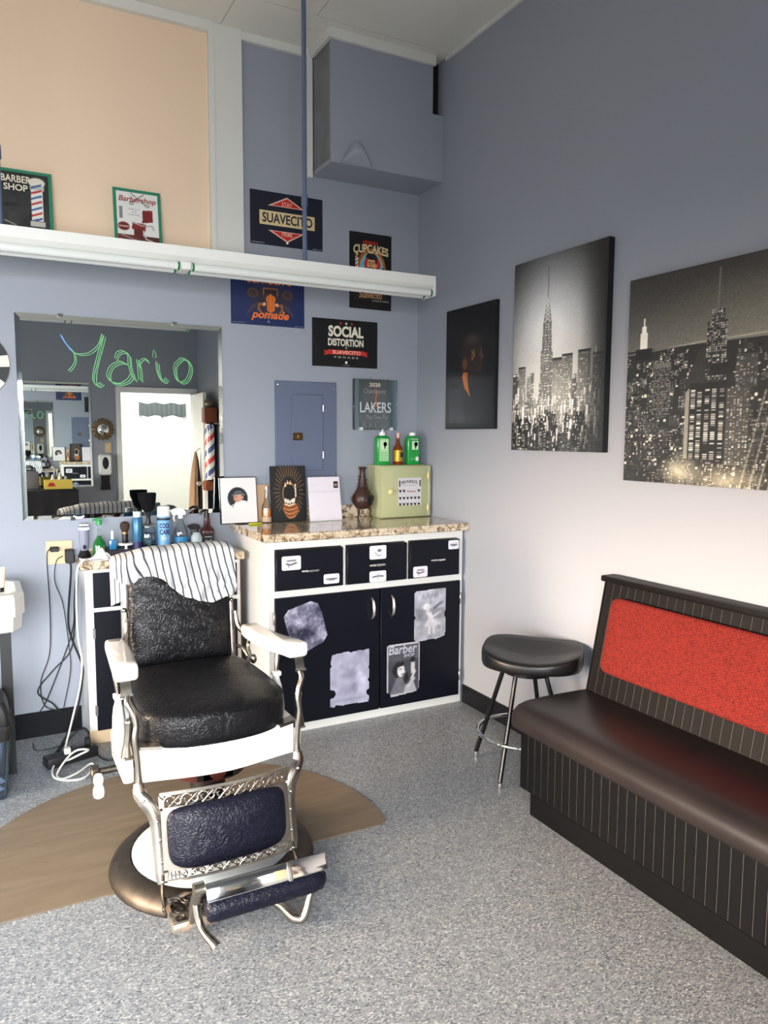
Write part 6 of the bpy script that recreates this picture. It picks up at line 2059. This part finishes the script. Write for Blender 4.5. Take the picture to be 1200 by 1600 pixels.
# ------------------------------------------------------------------ things near the front wall, seen in the mirror
t = thing('covered_table', 'table under a black cloth below the mirror on the front wall', 'table', (-1.75, -4.98, 0))
M_CLOTHB = mat('black_table_cloth', S(20, 20, 24), .85)
def skirt(u, v):
    per = [(-.30, -.25), (.30, -.25), (.30, .25), (-.30, .25), (-.30, -.25)]
    q = u * 4
    i = min(3, int(q)); f = q - i
    x = per[i][0] + (per[i + 1][0] - per[i][0]) * f
    y = per[i][1] + (per[i + 1][1] - per[i][1]) * f
    w = 1 + .03 * math.sin(u * 90) * v + .03 * v
    return (x * w, y * w, .90 - .88 * v)
obj('cloth_skirt', [grid(skirt, 120, 8)], M_CLOTHB, t)
obj('cloth_top', [rbox(-.302, .302, -.252, .252, .892, .905, .004, 2)], M_CLOTHB, t)
t = thing('yellow_box', 'yellow cardboard box of small bottles on the black table', 'box', (-1.63, -4.98, .906))
obj('box', [box(-.14, .14, -.08, .08, 0, .004), box(-.14, .14, -.08, -.076, .004, .10), box(-.14, .14, .076, .08, .004, .10), box(-.14, -.136, -.076, .076, .004, .10), box(.136, .14, -.076, .076, .004, .10)], mat('yellow_card', S(226, 200, 90), .6), t, smooth=False)
obj('bottle', [mv(lathe([(.02, 0), (.022, .004), (.022, .10), (.01, .13), (.01, .15)], 14), -.05, 0, .0045)], M_CAPW, t)
obj('bottle', [mv(lathe([(.02, 0), (.022, .004), (.022, .11), (.01, .14), (.01, .17)], 14), .02, .01, .0045)], M_CAPW, t)
obj('bottle', [mv(lathe([(.018, 0), (.02, .004), (.02, .09), (.01, .12), (.01, .13)], 14), .08, -.01, .0045)], M_CAPW, t)
obj('red_mark', [prism_xz([(-.11, .03), (-.03, .03), (-.05, .07), (-.09, .07)], .0803, .0812)], M_LRED, t, smooth=False)
t = thing('grey_case', 'grey plastic case standing on the black table', 'case', (-1.90, -5.02, .906))
obj('case', [rbox(-.08, .08, -.06, .06, 0, .19, .012, 2)], mat('grey_case_plastic', S(120, 116, 120), .5), t)
obj('handle', [tube(smooth_path([(-.05, 0, .188), (-.045, 0, .225), (.045, 0, .225), (.05, 0, .188)], 4), .008, 8)], M_FRAMEB, t)
# sunburst mirror
FR = (PI / 2, 0, PI)
t = thing('sunburst_mirror', 'small round mirror in a bronze petal frame on the front wall', 'mirror', (-1.104, RY + .0015, 1.555), FR)
obj('glass', [lathe([(.066, 0), (.066, .012), (.064, .013)], 32)], M_MIRROR, t)
pme = mesh_of('petal', [loft([[(.062, -.012, .006), (.062, .012, .006), (.062, .012, .014), (.062, -.012, .014)], [(.10, -.020, .004), (.10, .020, .004), (.10, .018, .018), (.10, -.018, .018)], [(.128, -.008, .004), (.128, .008, .004), (.128, .006, .010), (.128, -.006, .010)]])], mat('bronze_petal', S(120, 100, 74), .4, .8))
for k in range(16):
    inst('petal', pme, t, (0, 0, .002 * (k % 2)), (0, 0, 2 * PI * k / 16))
# light switch
t = thing('light_switch', 'ivory light switch plate beside the doorway on the front wall', 'switch', (-1.054, RY + .0015, 1.345), FR)
obj('plate', [rbox(-.036, .036, -.058, .058, 0, .006, .002, 1)], M_IVORY, t)
obj('toggle', [rbox(-.005, .005, -.010, .012, .006, .016, .001, 1)], M_CAPW, t)
# soap dispenser
t = thing('sanitizer_dispenser', 'white sanitizer dispenser with black drip tray on the front wall', 'dispenser', (-1.10, RY + .0015, 1.15), FR)
obj('housing', [loft([[(x, y, z) for x, y in rrect(-.066 * k, .066 * k, -.12 * k, .12 * k, .03 * k, 4)] for z, k in ((0, 1), (.07, 1), (.09, .95), (.10, .85))])], M_CAPW, t)
obj('window', [loft([[(.034 * k * math.cos(a), .02 + .070 * k * math.sin(a), .1004 + .002 * (1 - k)) for a in np.linspace(0, 2 * PI, 25)[:-1]] for k in (1, .1)])], M_FRAMEB, t)
obj('drip_tray', [loft([[(x * k, yy, z) for x, z in ((-.05, 0), (.05, 0), (.05, .07), (-.05, .07))] for yy, k in ((-.122, .95), (-.19, .86), (-.25, .98), (-.29, 1.05))])], M_FRAMEB, t, smooth=False)
# barber pole on the right wall
t = thing('barber_pole', 'striped red, white and blue barber pole with wooden block on the right wall', 'barber pole', (-.095, -4.42, 1.0))
def pole_nodes(nt, p, tc):
    sp = nt.nodes.new('ShaderNodeSeparateXYZ')
    nt.links.new(tc.outputs['Object'], sp.inputs[0])
    at = nt.nodes.new('ShaderNodeMath'); at.operation = 'ARCTAN2'
    nt.links.new(sp.outputs[1], at.inputs[0]); nt.links.new(sp.outputs[0], at.inputs[1])
    m1 = nt.nodes.new('ShaderNodeMath'); m1.operation = 'MULTIPLY_ADD'
    m1.inputs[1].default_value = 1 / (2 * PI)
    m2 = nt.nodes.new('ShaderNodeMath'); m2.operation = 'MULTIPLY'
    m2.inputs[1].default_value = 4.0
    nt.links.new(sp.outputs[2], m2.inputs[0])
    nt.links.new(at.outputs[0], m1.inputs[0]); nt.links.new(m2.outputs[0], m1.inputs[2])
    fr_ = nt.nodes.new('ShaderNodeMath'); fr_.operation = 'FRACT'
    nt.links.new(m1.outputs[0], fr_.inputs[0])
    r = ramp(nt, [(0, S(206, 50, 44)), (.25, S(236, 236, 232)), (.5, S(52, 74, 140)), (.75, S(236, 236, 232))], 'CONSTANT')
    nt.links.new(fr_.outputs[0], r.inputs['Fac'])
    nt.links.new(r.outputs[0], p.inputs['Base Color'])
M_POLE = node_mat('barber_stripes', pole_nodes, rough=.2, coat=.5)
obj('striped_cylinder', [cyl((0, 0, 0), (0, 0, .62), .052, n=32)], M_POLE, t)
M_WOODR = mat('red_brown_wood', S(120, 60, 34), .45, var=.15, var_scale=12)
obj('top_block', [rbox(-.07, .07, -.07, .07, .635, .80, .006, 2)], M_WOODR, t)
obj('bottom_block', [rbox(-.07, .07, -.07, .07, -.12, -.015, .006, 2)], M_WOODR, t)
obj('finial', [ball((0, 0, .845), .058, nu=20, nv=12)], mat('bronze_ball', S(120, 108, 96), .35, .7), t)
obj('bracket', [tube([(-.0, -.12, .60), (0, .12, .60)], .008, 8), tube([(.0, 0, .628), (.092, 0, .628)], .012, 8), tube([(0, 0, -.008), (.092, 0, -.008)], .012, 8)], M_CHROME, t)
# coat on the door
ct = thing('hanging_coat', 'tan and dark cloth hanging on the open white door', 'coat', (-.215, -4.66, .55))
def crow(z, rx, ry, dx, w=.12):
    return [(dx + rx * (1 + w * math.sin(5 * a + z * 4)) * math.cos(a), ry * (1 + w * math.sin(7 * a)) * math.sin(a), z) for a in np.linspace(0, 2 * PI, 37)[:-1]]
obj('tan_side', [loft([crow(.0, .052, .07, -.012), crow(.12, .056, .08, -.012), crow(.35, .046, .075, -.005), crow(.55, .034, .06, .006), crow(.70, .018, .03, .014), crow(.76, .008, .012, .018)])], mat('tan_coat_cloth', S(150, 122, 98), .9, var=.2, var_scale=7), ct)
obj('dark_side', [loft([crow(.01, .026, .06, .052), crow(.2, .026, .065, .056), crow(.45, .022, .055, .046), crow(.66, .014, .03, .036), crow(.75, .006, .012, .026)])], mat('dark_coat_cloth', S(44, 38, 38), .9), ct)
obj('hook', [tube([(.02, 0, .755), (.06, 0, .79), (.12, 0, .79)], .006, 8)], M_CHROME, ct)

# ------------------------------------------------------------------ repeats share a group
GROUPS = {'poster': 'posters on the back wall', 'shop_sign': 'signs on the ledge over the mirror', 'canvas_picture': 'pictures on the right wall', 'strip_light': 'hanging strip lights',
          'cable': 'cables below the wall outlet', 'spray_can': 'spray cans on the lower counter', 'trigger_bottle': 'trigger bottles on the lower counter', 'tissue': 'crumpled tissues on the lower counter',
          'base_cabinet': 'black and white cabinets', 'granite_counter': 'granite countertops', 'wall_mirror': 'wall mirrors'}
for o in list(C.objects):
    if o.parent is None and o.name.split('.')[0] in GROUPS:
        o['group'] = GROUPS[o.name.split('.')[0]]
